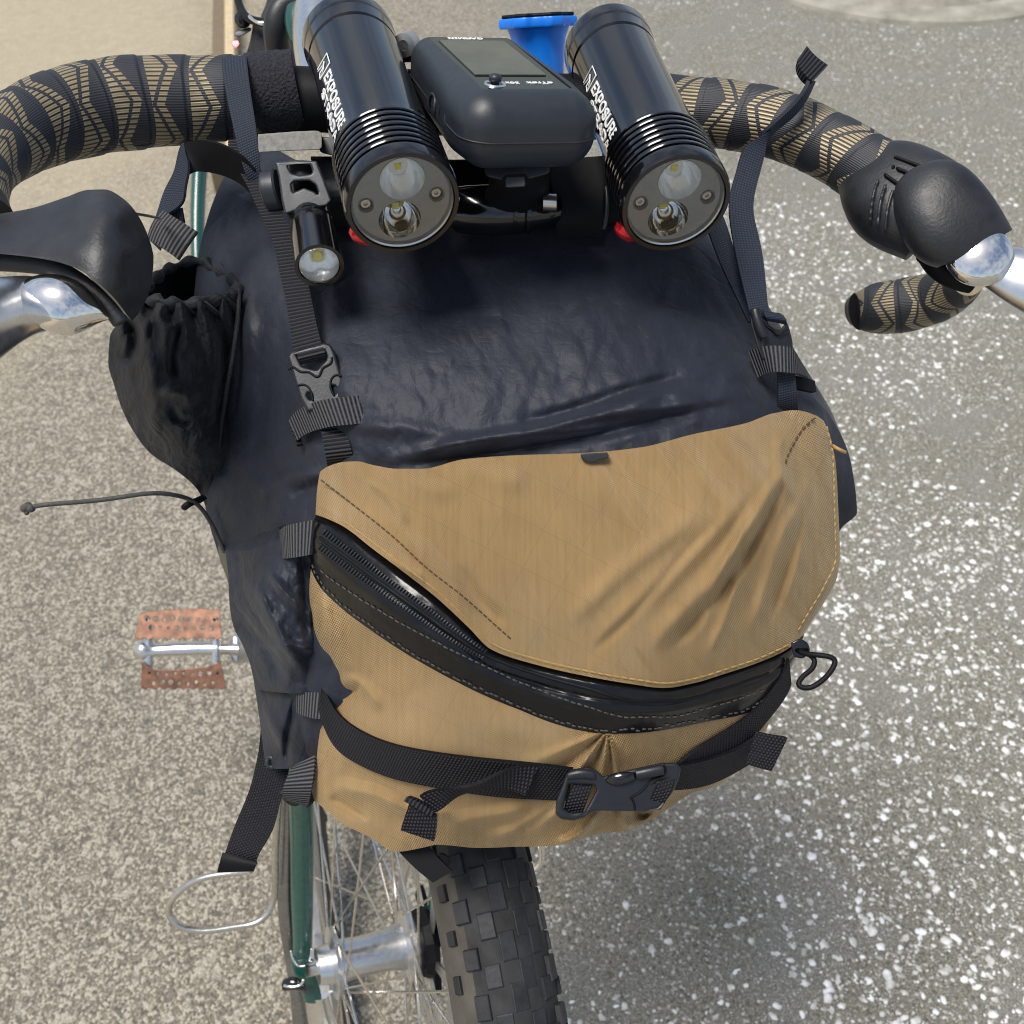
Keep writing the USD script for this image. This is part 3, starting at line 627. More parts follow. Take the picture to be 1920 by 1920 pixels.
obj('hood_dome', loft([(1700, 338, .462), (1735, 313, .459), (1785, 308, .456), (1832, 343, .454), (1868, 392, .453), (1892, 433, .453)],
     [(1688, 352, .462), (1675, 385, .459), (1686, 425, .456), (1708, 464, .454), (1734, 488, .453), (1762, 500, .453)], 0.62, 50, 48, dome=(.12, 0), power=2.4), M['rubber'], hoodR, True)
def screen_surface(mb):
    v = mb.get()[0] - CAM; d = v @ CD; q = np.stack([HALF + F * (v @ CR) / d, HALF - F * (v @ CU) / d], 1)
    from scipy.spatial import cKDTree
    t = cKDTree(q)
    def fn(x, y):
        _, i = t.query(np.stack([np.asarray(x, float), np.asarray(y, float)], -1), k=10); return d[i].min(-1)
    return fn
SH = screen_surface(hoodR_m)
def on_hood(p, up_=.0007): q = spl(p, 12); return np.c_[q, SH(q[:, 0], q[:, 1]) - up_]
for p_ in ([(1678, 294), (1738, 316)], [(1664, 308), (1722, 332)], [(1653, 323), (1700, 356)]):
    obj('hood_groove', tube(on_hood(p_, .0005), 0.0008, 8), M['black'], hoodR, True)
for k in range(3):
    x0 = 1634 + k * 14; obj('hood_rib', tube(on_hood([(x0 + 12, 338 + k * 10), (x0 + 2, 374 + k * 10), (x0 - 2, 412 + k * 9)], .0009), 0.0007, 8), M['bracket'], hoodR, True)
obj('lever_pivot_cap', loft([(1825, 442, .452), (1862, 428, .448), (1888, 445, .446), (1898, 478, .447)], [(1772, 492, .452), (1795, 524, .448), (1838, 537, .446), (1884, 522, .447)], 0.5, 36, 30, dome=(.2, .35)), M['chrome'], bike, True)
obj('brake_lever', loft([(1878, 462, .452), (1915, 466, .448), (1955, 478, .443), (2000, 495, .436)], [(1838, 530, .452), (1872, 556, .448), (1915, 584, .443), (1965, 612, .436)], 0.5, 30, 28, dome=(.2, 0)), M['alloy'], bike, True)
obj('lever_bracket', loft([(1752, 492, .47), (1790, 502, .468), (1830, 530, .468)], [(1722, 478, .48), (1745, 520, .475), (1815, 550, .47)], 0.6, 14, 20, dome=(0, .3)), M['black'], bike, True)
obj('shift_cable', tube([(240, 398, .43), (262, 402, .44), (285, 406, .45), (300, 412, .47)], 0.0007, 6), M['steel'], bike, True)
# pedal and crank
PD = 1.17
def pe(px, py, d=0.0): return W(px, py, PD + d)
px_m = PD / F
obj('pedal_body', loft([(258, 1205, PD), (275, 1200, PD), (290, 1206, PD), (330, 1204, PD), (380, 1203, PD), (412, 1200, PD)], [(258, 1232, PD), (275, 1238, PD), (290, 1233, PD), (330, 1231, PD), (380, 1229, PD), (412, 1232, PD)], 1.0, 36, 18, dome=(.3, 0)), M['alloy'], bike, True)
for xx in (278, 405):
    obj('pedal_arm', loft([(xx - 8, 1160, PD), (xx - 9, 1215, PD - .004), (xx - 8, 1275, PD)], [(xx + 8, 1160, PD), (xx + 9, 1215, PD - .004), (xx + 8, 1275, PD)], 0.8, 10, 12), M['alloy'], bike, True)
def cage(o, cy, dsgn, seed):
    rr = random.Random(seed); hs = []
    for i in range(9):
        for j in range(2):
            cx, yy = o[0][0] + 14 + i * 16 + (j % 2) * 8, cy - 9 + j * 17 + rr.uniform(-2, 2)
            h = Point(cx, yy).buffer(rr.choice([2.6, 3.4, 4.6]), 5)
            if Polygon(o).buffer(-3).contains(h) and all(h.distance(q) > 1.6 for q in hs): hs.append(h)
    return plate(o, lambda a, b: PD - 0.012 + dsgn * (b - cy) * px_m * 0.8, 0.0045, [list(h.exterior.coords) for h in hs], bevel=1.0, rnd=0, dens=3.0, prof=3)
teeth = lambda xa, xb, y_: [(x_, y_ + (3 if k % 2 else -2)) for k, x_ in enumerate(np.linspace(xa, xb, 19))]
cageA = [(262, 1150), (300, 1144), (370, 1141), (412, 1143)] + teeth(416, 252, 1197)
cageB = [(266, 1242), (290, 1256), (330, 1256), (390, 1250), (414, 1240)] + teeth(424, 264, 1291)
obj('pedal_cage', cage(cageA, 1170, -0.25, 3), M['copper'], bike, 20)
obj('pedal_cage', cage(cageB, 1272, -0.15, 4), M['copper'], bike, 20)
obj('pedal_axle', loft([(412, 1206, PD), (432, 1206, PD), (450, 1205, PD)], [(412, 1228, PD), (432, 1228, PD), (450, 1230, PD)], 1.0, 8, 16), M['steel'], bike, True)
obj('crank', loft([(440, 1190, PD + .004), (470, 1180, PD + .03), (640, 1130, PD + .16)], [(440, 1245, PD + .004), (470, 1240, PD + .03), (640, 1170, PD + .16)], 0.5, 16, 18, dome=(.3, 0)), M['alloy'], bike, True)

# frame bag behind the left light
fbag = thing('frame_bag', 'black folded fabric bag on the frame behind the left bar', 'bag', W(500, 90, .74))
def frame_bag():
    P = coons([(474, 42), (500, 46), (530, 60), (560, 70)], [(452, 122), (490, 140), (540, 140), (580, 140)], [(474, 42), (468, 80), (452, 122)], [(560, 70), (575, 100), (580, 140)], 40, 36)
    Dm = 0.70 + (P[..., 1] - 40) / 100 * -0.02 + 0.006 * np.sin(P[..., 0] / 9.0) + 0.02 * fb(P[..., 0], P[..., 1], 30, 60)
    return patch(P, Dm, lambda r: [r + np.array([-0.01, 0.06, -0.03]), r * .9 + r.mean(0) * .1 + np.array([-0.03, 0.20, -0.04])])
obj('cover', frame_bag(), M['dark2'], fbag, uv=True)

# front rack
rack = thing('front_rack', 'polished steel low rack with a wire hoop beside the fork', 'rack', W(520, 1700, .80))
obj('rack_hoop', tube([(470, 1632, .765), (430, 1638, .77), (385, 1645, .772), (345, 1664, .774), (320, 1692, .777), (318, 1716, .78), (342, 1738, .783), (390, 1745, .786), (440, 1738, .79), (482, 1729, .793), (505, 1708, .794), (514, 1680, .792), (516, 1600, .77), (522, 1500, .74), (528, 1400, .71)], 0.0026, 12, 160), M['steel'], rack, True)
obj('rack_strut', loft([(529, 1440, .74), (527, 1520, .765), (522, 1620, .795), (520, 1700, .815), (534, 1800, .84), (548, 1960, .875)], [(546, 1440, .74), (546, 1520, .765), (545, 1620, .795), (546, 1700, .815), (556, 1800, .84), (588, 1960, .875)], 0.45, 30, 20), M['strut'], rack, True)
obj('strut_clip', loft([(532, 1836, .822), (550, 1832, .820), (568, 1842, .82)], [(536, 1858, .822), (554, 1856, .82), (572, 1858, .82)], 0.8, 10, 14, dome=(.4, .4)), M['gloss'], rack, True)
obj('clip_edge', tube([(533, 1848, .812), (548, 1850, .810), (564, 1846, .81), (568, 1836, .81)], 0.0011, 8), M['chrome'], rack, True)
obj('rack_hoop', tube([(1003, 1560, .66), (1016, 1595, .665), (1012, 1620, .67), (1002, 1630, .672)], 0.0022, 10), M['chrome'], rack, True)

# ------------------------------------------------------------------ handlebar bag
Db0 = rbf([(413, 345, .56), (372, 480, .548), (360, 620, .542), (362, 760, .538), (376, 880, .532), (385, 950, .53), (412, 1040, .528), (434, 1110, .528), (440, 1160, .53), (468, 1225, .534), (480, 1290, .538), (490, 1360, .542), (497, 1425, .545),
    (560, 1440, .525), (700, 1520, .51), (950, 1565, .502), (1200, 1500, .51), (1350, 1450, .53), (1300, 462, .52), (1345, 495, .515), (1400, 570, .508), (1442, 650, .503), (1500, 720, .503), (1560, 790, .507), (1597, 870, .513), (1606, 960, .52), (1570, 1000, .522), (1530, 1100, .522), (1500, 1200, .525), (1450, 1300, .525),
    (600, 420, .535), (800, 430, .512), (1000, 432, .506), (1150, 436, .509),
    (590, 690, .464), (950, 650, .456), (1400, 690, .477), (700, 850, .447), (950, 850, .44), (1500, 790, .482), (575, 900, .472), (560, 500, .505), (485, 700, .505), (455, 900, .508), (520, 1100, .488), (540, 1250, .496), (552, 1390, .512), (700, 550, .485), (1150, 550, .478), (1300, 580, .487), (950, 520, .48),
    (1000, 1150, .468), (1000, 1400, .485), (700, 1150, .475), (1350, 1150, .48)])
def Dw(x, y):
    d = 0.006 * fb(x, y, 170, 260, 0.2, 5, 3) + 0.004 * fb(x, y, 60, 150, -0.3, 4, 5)
    for c in (((690, 860), (1420, 735), .0045, 11), ((760, 850), (1200, 790), .004, 13), ((930, 838), (1290, 720), .0035, 12), ((560, 905), (700, 870), .003, 12), ((1080, 760), (1440, 730), .003, 14), ((470, 930), (600, 880), .004, 16), ((640, 790), (900, 830), .0035, 16),
              ((470, 520), (455, 960), .004, 18), ((540, 900), (500, 1010), .003, 14), ((400, 380), (480, 700), .003, 18), ((505, 1060), (585, 960), .004, 14), ((440, 560), (430, 820), .004, 14)):
        d = d + .6 * crease(x, y, *c)
    for c in (((700, 885), (1380, 765), -.0035, 10), ((940, 800), (1320, 700), -.003, 12), ((540, 930), (690, 895), -.003, 12), ((430, 650), (405, 900), -.008, 9)):
        d = d + crease(x, y, *c)
    return d
def crinkle(x, y, s_, seed):
    n_ = fb(x, y, s_, s_ * 1.8, 0.25, 3, seed); return -np.abs(n_) * 2
_Dw = Dw
def Dw(x, y):
    side = np.clip((600 - x) / 120, 0, 1) + np.clip((y - (905 - .17 * x) + 230) / 160, 0, 1) * .9
    return _Dw(x, y) + np.minimum(side, 1) * (0.0045 * crinkle(x, y, 75, 61) + 0.0022 * crinkle(x + 40 * fb(x, y, 90, 90, 0, 2, 8), y, 34, 62)) + .0008 * crinkle(x, y, 90, 63)
bag = thing('handlebar_bag', 'dark navy fabric handlebar bag with tan front pocket and webbing straps', 'bag', W(950, 1000, .55))
def body():
    P = coons([(413, 345), (500, 392), (600, 418), (800, 432), (1000, 434), (1150, 438), (1250, 446), (1300, 462)],
              [(497, 1425), (520, 1440), (560, 1442), (700, 1515), (950, 1565), (1200, 1500), (1350, 1450)],
              [(413, 345), (392, 400), (372, 480), (362, 600), (362, 750), (374, 860), (385, 950), (410, 1040), (430, 1100), (438, 1150), (466, 1220), (480, 1290), (489, 1350), (497, 1425)],
              [(1300, 462), (1345, 495), (1400, 570), (1442, 650), (1500, 720), (1556, 780), (1595, 865), (1607, 960), (1578, 990), (1530, 1100), (1500, 1200), (1450, 1300), (1400, 1380), (1350, 1450)], 250, 250)
    x_, y_ = P[..., 0], P[..., 1]
    edge = np.minimum.reduce([np.linspace(0, 1, 250)[None] * np.ones((250, 1)), 1 - np.linspace(0, 1, 250)[None] * np.ones((250, 1))]); edge = np.clip(edge * 30, 0, 1)
    Dm = Db0(x_, y_) + Dw(x_, y_) * edge
    def back(r):
        c = r.mean(0); a = r.copy(); a[:, 1] += 0.02; a = a * 0.995 + c * 0.005
        b = r.copy(); b[:, 1] = np.maximum(b[:, 1] + 0.05, -0.09); b[:, 0] = b[:, 0] * 0.96; b[:, 2] = np.maximum(b[:, 2], 0.738)
        d = b.copy(); d[:, 1] = np.maximum(d[:, 1], 0.0); d[:, 0] = d[:, 0] * .93
        return [a, b, d]
    return patch(P, Dm, back)
obj('bag_body', body(), M['dark'], bag, uv=True)
# rolled rear closure and dark mounting panel behind the lights
obj('rolled_closure', loft([(590, 300, .52), (760, 300, .515), (960, 298, .512), (1150, 300, .515), (1290, 310, .525)], [(590, 430, .53), (760, 446, .524), (960, 448, .52), (1150, 446, .522), (1290, 455, .532)], 0.55, 40, 24, dome=(.3, .3)), M['black'], bag, True)

# upper side pocket
def pocket_upper():
    P = coons([(262, 557), (285, 566), (320, 568), (360, 566), (400, 562), (446, 545)], [(372, 916), (378, 932), (386, 950)],
              [(262, 557), (240, 580), (222, 604), (206, 632), (203, 680), (214, 722), (230, 770), (252, 812), (282, 850), (330, 882), (372, 916)],
              [(446, 545), (440, 600), (432, 650), (420, 700), (414, 750), (408, 830), (396, 900), (386, 950)], 110, 150)
    D0 = rbf([(262, 557, .50), (320, 568, .488), (400, 562, .497), (446, 545, .515), (203, 680, .525), (230, 770, .525), (282, 850, .525), (372, 916, .528), (386, 950, .53), (432, 650, .515), (414, 750, .515), (400, 870, .518), (320, 650, .478), (330, 760, .482), (360, 850, .50), (270, 700, .495), (390, 680, .497)])
    x_, y_ = P[..., 0], P[..., 1]
    gather = np.exp(-np.maximum(y_ - 560, 0) / 55.0)
    Dm = D0(x_, y_) + 0.012 * fb(x_, y_, 60, 110, 0.2, 5, 11) + 0.0075 * gather * np.sin(x_ / 6.4 + 2.0 * np.sin(y_ / 40)) + 0.004 * fb(x_, y_, 25, 40, .6, 4, 12) + .005 * crinkle(x_, y_, 50, 13) + .0022 * crinkle(x_, y_, 22, 14)
    for c in (((335, 600), (325, 720), -.007, 9), ((245, 600), (250, 690), -.008, 12), ((250, 640), (330, 560), .003, 10), ((300, 720), (370, 760), .006, 14), ((310, 760), (360, 800), -.005, 9), ((270, 640), (300, 840), .004, 16), ((420, 600), (410, 800), -.006, 10)):
        Dm = Dm + crease(x_, y_, *c)
    return patch(P, Dm, lambda r: [r + np.array([0.003, 0.004, -0.008]), (r - r.mean(0)) * .86 + r.mean(0) + np.array([0.012, 0.030, -0.034])])
pk = obj('side_pocket', pocket_upper(), M['dark2'], bag, uv=True)
rimp = [(262, 556, .499), (283, 565, .492), (320, 569, .487), (360, 567, .489), (400, 562, .495), (430, 556, .504), (446, 545, .514), (430, 520, .528), (398, 500, .54), (358, 490, .546), (322, 501, .543), (292, 522, .53), (268, 542, .512), (262, 556, .499)]
def cuff():
    m_ = tube(rimp, 0.0026 * (1 + 0.35 * np.sin(np.linspace(0, 95, 200))), 12, 200); v, f, u = m_.get(); v = v + 0.0022 * (meshkit.noise(v * 170)[:, None] - .5) * np.array([1, 1, 1.5]); return MB().add(v, f)
obj('pocket_cuff', cuff(), M['dark2'], pk, True, label='gathered elastic rim')
def inner():
    c = np.array(rimp[:-1]); m_ = W(crv(np.array(rimp), 60))[:-1]; lo = m_ * .7 + m_.mean(0) * .3 + np.array([0.01, 0.02, -0.07])
    n_ = len(m_); V = np.vstack([m_, lo, lo.mean(0)]); k = np.arange(n_)
    return V, np.vstack([np.stack([k, (k + 1) % n_, n_ + (k + 1) % n_], 1), np.stack([k, n_ + (k + 1) % n_, n_ + k], 1), np.stack([n_ + k, n_ + (k + 1) % n_, np.full(n_, 2 * n_)], 1)])
obj('pocket_lining', inner(), M['black'], pk, True)
obj('seam_flap', loft([(444, 540, .505), (436, 640, .505), (420, 740, .505), (408, 840, .512)], [(452, 540, .505), (445, 640, .505), (428, 740, .505), (414, 840, .512)], 0.6, 40, 10), M['dark2'], pk, True)
tk = thing('bottle', 'pale bottle shoulder showing inside the gathered side pocket', 'bottle', W(332, 570, .53))
obj('bottle_body', lathe([(0, 0), (0, .017), (.05, .018), (.062, .014), (.068, .009), (.075, .009), (.0755, 0)], W(338, 560, .528) - np.array([0, 0, .083]), (0, 0, 1), 28, up=(0, 1, 0)), M['paleblue'], tk)

# lower side pocket
def pocket_lower():
    P = coons([(422, 1034), (450, 1034), (480, 1028), (505, 1018), (540, 1010), (588, 1012)], [(478, 1292), (520, 1298), (560, 1300), (618, 1300)],
              [(422, 1034), (428, 1080), (430, 1130), (437, 1172), (456, 1212), (470, 1250), (478, 1292)], [(588, 1012), (582, 1060), (578, 1120), (582, 1180), (598, 1250), (618, 1300)], 90, 130)
    D0 = rbf([(422, 1034, .522), (430, 1130, .526), (456, 1212, .53), (478, 1292, .533), (540, 1010, .475), (588, 1012, .468), (578, 1120, .472), (598, 1250, .485), (618, 1300, .488), (480, 1028, .495), (500, 1120, .482), (520, 1220, .488), (540, 1300, .498)])
    x_, y_ = P[..., 0], P[..., 1]
    Dm = D0(x_, y_) - .007 * np.clip((600 - x_) / 60, 0, 1) + .010 * fb(x_, y_, 70, 110, -.5, 5, 21) + .005 * crinkle(x_, y_, 55, 22) + .002 * crinkle(x_, y_, 24, 23)
    for c in (((460, 1080), (580, 1270), .005, 12), ((500, 1060), (590, 1180), .004, 10), ((445, 1150), (540, 1290), -.004, 12), ((470, 1210), (600, 1220), .003, 8), ((560, 1030), (585, 1200), -.004, 10)):
        Dm = Dm + crease(x_, y_, *c)
    return patch(P, Dm, lambda r: [r + np.array([0.003, 0.012, 0]), (r - r.mean(0)) * .9 + r.mean(0) + np.array([0.012, 0.04, 0])])
obj('side_pocket', pocket_lower(), M['dark'], bag, uv=True)
def lower_edge():
    P = coons([(478, 1290), (510, 1294), (560, 1300), (616, 1300)], [(497, 1432), (520, 1442), (556, 1440), (592, 1416)], [(478, 1290), (488, 1360), (497, 1432)], [(616, 1300), (606, 1350), (600, 1380), (592, 1416)], 60, 70)
    D0 = rbf([(478, 1290, .535), (488, 1360, .54), (497, 1432, .543), (616, 1300, .495), (600, 1380, .503), (592, 1416, .51), (545, 1300, .502), (545, 1370, .506), (550, 1440, .516), (510, 1350, .518)])
    x_, y_ = P[..., 0], P[..., 1]; Dm = D0(x_, y_) + .008 * fb(x_, y_, 60, 90, .5, 5, 31) + .004 * crinkle(x_, y_, 45, 32) + crease(x_, y_, (548, 1300), (540, 1445), -.004, 6) + crease(x_, y_, (500, 1310), (530, 1420), .004, 12)
    return patch(P, Dm, lambda r: [r + np.array([0.003, 0.012, 0]), (r - r.mean(0)) * .9 + r.mean(0) + np.array([0.012, 0.04, 0])])
obj('lower_panel', lower_edge(), M['dark'], bag, uv=True)

# tan front pocket
Dt0 = rbf([(600, 885, .447), (700, 960, .434), (950, 900, .424), (950, 850, .430), (700, 872, .438), (1200, 840, .432), (1000, 1100, .414), (1250, 1000, .42), (1450, 900, .436), (1480, 770, .462), (1545, 792, .472), (1570, 900, .478), (1575, 1040, .482), (1510, 1185, .478), (592, 965, .449), (584, 1060, .456),
    (1000, 1250, .424), (1245, 1290, .426), (1480, 1215, .468), (700, 1150, .436), (585, 1180, .468), (618, 1290, .482), (602, 1390, .482), (590, 1480, .49), (800, 1400, .441), (1000, 1450, .441), (1200, 1450, .449), (1400, 1400, .478), (1352, 1470, .487), (1100, 1570, .47), (950, 1588, .475), (750, 1595, .482), (640, 1543, .488), (800, 1500, .456), (950, 1520, .456), (1440, 1350, .478), (1230, 1520, .474)])
def tw(x, y):
    wx = x + 40 * fb(x, y, 160, 160, 0, 3, 45)
    m_ = np.clip((x - 780) / 420, .22, 1)
    d = 0.0075 * fb(wx, y, 55, 420, -0.60, 4, 41) * m_ + 0.0040 * fb(wx, y, 24, 260, -0.56, 3, 46) * m_ + 0.0035 * fb(x, y, 190, 190, 0, 4, 42) - .0022 * np.abs(fb(wx, y, 90, 260, -.7, 2, 47)) * 2
    for c in (((1485, 850), (1300, 1180), .0040, 15), ((1470, 905), (1210, 1240), .0035, 17), ((1420, 900), (1120, 1220), .003, 18), ((1505, 930), (1395, 1200), .0035, 14), ((1340, 930), (1040, 1190), .0022, 20), ((1530, 880), (1470, 1150), .003, 16), ((1400, 1010), (1330, 1240), .0025, 10), ((1460, 800), (1480, 950), .003, 14),
              ((690, 890), (770, 990), .0022, 10), ((760, 980), (900, 1170), .0022, 12), ((640, 920), (860, 1150), .0015, 14), ((720, 1030), (800, 1100), .0018, 9), ((850, 880), (1000, 905), .002, 22), ((700, 870), (860, 940), .002, 18)):
        d = d + crease(x, y, *c)
    for c in (((1488, 880), (1330, 1160), -.004, 9), ((1450, 960), (1250, 1230), -.003, 10), ((1380, 950), (1090, 1240), -.0025, 11), ((1520, 900), (1440, 1190), -.003, 9), ((850, 1060), (960, 1180), -.002, 12)):
        d = d + crease(x, y, *c)
    return d
def twl(x, y):
    d = 0.0045 * fb(x, y, 190, 100, .3, 5, 43) + .0018 * fb(x, y, 50, 50, 0, 4, 44) + .0040 * fb(x, y, 220, 38, -.45, 4, 48) * np.clip((y - 1400) / 120, .3, 1)
    r = np.hypot(x - 1140, y - 1368); a = np.arctan2(x - 1140, y - 1368)
    for a0, am, w_ in ((-1.15, .004, .10), (-.85, -.004, .09), (-.62, .005, .09), (-.36, -.005, .08), (-.12, .004, .10), (.10, -.005, .05), (.24, .005, .07), (.6, .002, .15)):
        d = d - am * np.exp(-((a - a0) / w_) ** 2) * np.exp(-(r / 170) ** 2) * np.clip(r / 30, 0, 1)
    for c in (((1080, 1500), (900, 1585), .005, 15), ((1000, 1505), (830, 1560), .0045, 15), ((1130, 1520), (1045, 1590), .005, 9), ((1060, 1510), (960, 1560), -.004, 10), ((1165, 1505), (1180, 1560), .005, 9), ((1190, 1510), (1215, 1535), -.005, 9), ((620, 1460), (760, 1520), .0035, 14), ((610, 1500), (700, 1530), -.003, 10), ((600, 1100), (660, 1290), .003, 14), ((640, 1260), (720, 1330), .003, 12), ((625, 1290), (680, 1300), -.004, 10), ((1320, 1440), (1220, 1500), .004, 12), ((720, 1500), (860, 1540), .003, 12)):
        d = d + crease(x, y, *c)
    return d
ZU = [(592, 965), (640, 985), (700, 1030), (760, 1075), (820, 1122), (880, 1178), (920, 1217), (1000, 1245), (1100, 1268), (1180, 1282), (1245, 1290), (1300, 1281), (1360, 1263), (1420, 1243), (1478, 1216), (1508, 1188)]
ZL = [(583, 1067), (600, 1100), (640, 1140), (700, 1185), (760, 1225), (830, 1265), (900, 1300), (970, 1330), (1040, 1357), (1090, 1370), (1140, 1376), (1200, 1374), (1260, 1366), (1330, 1352), (1400, 1337), (1445, 1305), (1478, 1262)]
def back_t(dx=0.0):
    def fn(r):
        c = r.mean(0); a = (r - c) * 0.998 + c + CD * .006; b = (r - c) * 0.96 + c + CD * .034; b[:, 2] = np.maximum(b[:, 2], .745); return [a, b]
    return fn
def tan_patch(P, wf, nu, nv, thick=True):
    x_, y_ = P[..., 0], P[..., 1]
    ii = np.linspace(0, 1, nv)[:, None] * np.ones((1, nu)); jj = np.linspace(0, 1, nu)[None] * np.ones((nv, 1))
    e = np.minimum.reduce([jj, 1 - jj]); curl = 0.010 * np.exp(-e * 55)
    Dm = Dt0(x_, y_) + wf(x_, y_) + curl
    return patch(P, Dm, back_t())
Pu = coons([(600, 885), (614, 875), (645, 866), (668, 865), (700, 872), (745, 879), (790, 879), (870, 861), (960, 854), (1100, 849), (1200, 839), (1300, 814), (1400, 793), (1450, 775), (1490, 769), (1530, 779), (1545, 790)], ZU,
           [(600, 885), (594, 925), (592, 965)], [(1545, 790), (1560, 830), (1568, 880), (1572, 960), (1575, 1040), (1570, 1080), (1545, 1130), (1518, 1172), (1508, 1188)], 300, 170)
fp = obj('front_pocket_flap', tan_patch(Pu, tw, 300, 170), M['tan'], bag, uv=True, label='tan upper panel of the front pocket')
Pl = coons(ZL, [(590, 1502), (615, 1522), (640, 1543), (690, 1568), (745, 1597), (790, 1590), (820, 1584), (900, 1590), (960, 1588), (1040, 1586), (1080, 1575), (1127, 1562), (1165, 1559), (1209, 1543), (1259, 1512), (1290, 1489), (1325, 1479), (1352, 1472)],
           [(583, 1067), (580, 1110), (586, 1165), (600, 1225), (622, 1285), (630, 1297), (612, 1325), (602, 1360), (596, 1400), (592, 1440), (584, 1465), (590, 1502)], [(1478, 1262), (1455, 1325), (1440, 1362), (1405, 1425), (1372, 1455), (1352, 1472)], 300, 150)
obj('front_pocket_base', tan_patch(Pl, twl, 300, 150), M['tan'], bag, uv=True, label='tan lower panel of the front pocket')
Pz = coons(ZU, ZL, [(592, 965), (582, 1010), (583, 1067)], [(1508, 1188), (1496, 1225), (1478, 1262)], 260, 36)
vv = np.linspace(0, 1, 36)[:, None] * np.ones((1, 260)); uu = np.linspace(0, 1, 260)[None] * np.ones((36, 1))
lipm = np.clip((.50 - uu) / .15, 0, 1)
Dz = Dt0(Pz[..., 0], Pz[..., 1]) + .007 * np.clip(.34 - vv, 0, 1) * lipm + 0.004 * np.exp(-(vv / .05) ** 2) - .0004 - 0.0022 * np.sin(np.pi * np.clip(vv, 0, 1)) - 0.0009 * np.exp(-((vv - .56) / .07) ** 2) + 0.0012 * np.exp(-((vv - .36) / .04) ** 2) + 0.003 * fb(Pz[..., 0], Pz[..., 1], 90, 40, .5, 3, 51) + 0.010 * np.exp(-np.minimum(uu, 1 - uu) * 55)
zp = obj('zip_tape', patch(Pz, Dz, back_t()), M['zip'], bag, uv=True)
def dash(path, Df, dl, gap, r, lift=0.0007, jit=0.0):
    p = spl(path, 400); s = np.r_[0, np.cumsum(np.linalg.norm(np.diff(p, axis=0), axis=1))]; mb = MB(); t = 0
    while t + dl < s[-1]:
        q = np.stack([np.interp([t, t + dl / 2, t + dl], s, p[:, k]) for k in (0, 1)], 1); q = q + (jit * RNG.standard_normal(2) if jit else 0)
        d = Df(q[:, 0], q[:, 1]) - lift * np.array([.2, 1, .2]); v, f, _ = tube(np.c_[q, d], r, 5, 3, curve=False).get(); mb.add(v, f); t += dl + gap
    return mb
from scipy.interpolate import LinearNDInterpolator
def surf(P, Dm):
    from scipy.spatial import cKDTree
    t = cKDTree(P.reshape(-1, 2)); d = Dm.ravel()
    def fn(x, y):
        q = np.stack(np.broadcast_arrays(x, y), -1).reshape(-1, 2); dist, i = t.query(q, k=4); w_ = 1 / (dist + .3); return ((w_ * d[i]).sum(1) / w_.sum(1)).reshape(np.shape(x))
    return fn
SU = surf(Pu, Dt0(Pu[..., 0], Pu[..., 1]) + tw(Pu[..., 0], Pu[..., 1]) + 0.0); SZ = surf(Pz, Dz); SL = surf(Pl, Dt0(Pl[..., 0], Pl[..., 1]) + twl(Pl[..., 0], Pl[..., 1]))
shift = lambda p, dx, dy: [(a + dx, b + dy) for a, b in p]
obj('stitching', dash([(602, 900), (660, 945), (735, 1005), (800, 1065), (870, 1120), (935, 1178), (960, 1200)], SU, 8, 4, 0.0004), M['stitch_dark'], fp, True)
obj('stitching', dash(shift(ZU[1:-1], 4, -9), SU, 10, 5, 0.0005), M['stitch_gold'], fp, True)
obj('stitching', dash([(1528, 784), (1505, 805), (1488, 832), (1474, 865), (1472, 880)], SU, 8, 4, 0.00045), M['stitch_dark'], fp, True)
obj('stitching', dash([(1550, 800), (1562, 860), (1565, 960), (1567, 1045), (1545, 1100), (1515, 1150), (1495, 1185)], SU, 9, 5, 0.0005), M['stitch_gold'], fp, True)
obj('stitching', dash(shift(ZL, 2, -6), SZ, 6, 5, 0.00045, jit=1.2), M['alloy_dull'] if False else M['cord'], zp, True)
obj('stitching', dash([(600, 1070), (640, 1100), (720, 1150), (800, 1195), (900, 1245), (1000, 1290), (1100, 1325), (1180, 1345), (1250, 1345), (1340, 1325), (1440, 1290)], SZ, 8, 5, 0.0004, jit=.5), M['cord'], zp, True)
def teeth_mesh():
    mb = MB(); up_ = [(606, 1000), (660, 1040), (720, 1085), (790, 1135), (850, 1180), (910, 1222)]; lo_ = [(602, 1022), (655, 1062), (715, 1105), (785, 1155), (850, 1200), (905, 1232)]
    for path, sg in ((up_, -1), (lo_, 1)):
        p = spl(path, 60)
        for i in range(60):
            d = p[min(i + 1, 59)] - p[max(i - 1, 0)]; nrm = np.array([-d[1], d[0]]); nrm = nrm / np.hypot(*nrm) * sg; fade = 1 - .5 * i / 60
            q = np.array([p[i] - nrm * 2, p[i] + nrm * 9 * fade]); v, f, _ = tube(np.c_[q, SZ(q[:, 0], q[:, 1]) - .0004], 0.0006, 5, curve=False).get(); mb.add(v, f)
    return mb
obj('zip_teeth', teeth_mesh(), M['plastic'], zp, True, kind='stuff')
obj('zip_line', tube(np.c_[spl([(600, 1008), (657, 1050), (717, 1095), (787, 1145), (850, 1190), (908, 1227), (1000, 1262), (1100, 1290), (1200, 1315), (1260, 1314), (1350, 1293), (1440, 1262)], 60), SZ(*spl([(600, 1008), (657, 1050), (717, 1095), (787, 1145), (850, 1190), (908, 1227), (1000, 1262), (1100, 1290), (1200, 1315), (1260, 1314), (1350, 1293), (1440, 1262)], 60).T) + .0002], 0.0009, 6), M['black'], zp, True)
obj('zip_slider', plate([(1482, 1206), (1500, 1196), (1516, 1206), (1520, 1222), (1506, 1236), (1488, 1232)], .458, .006, bevel=3), M['gloss'], zp)
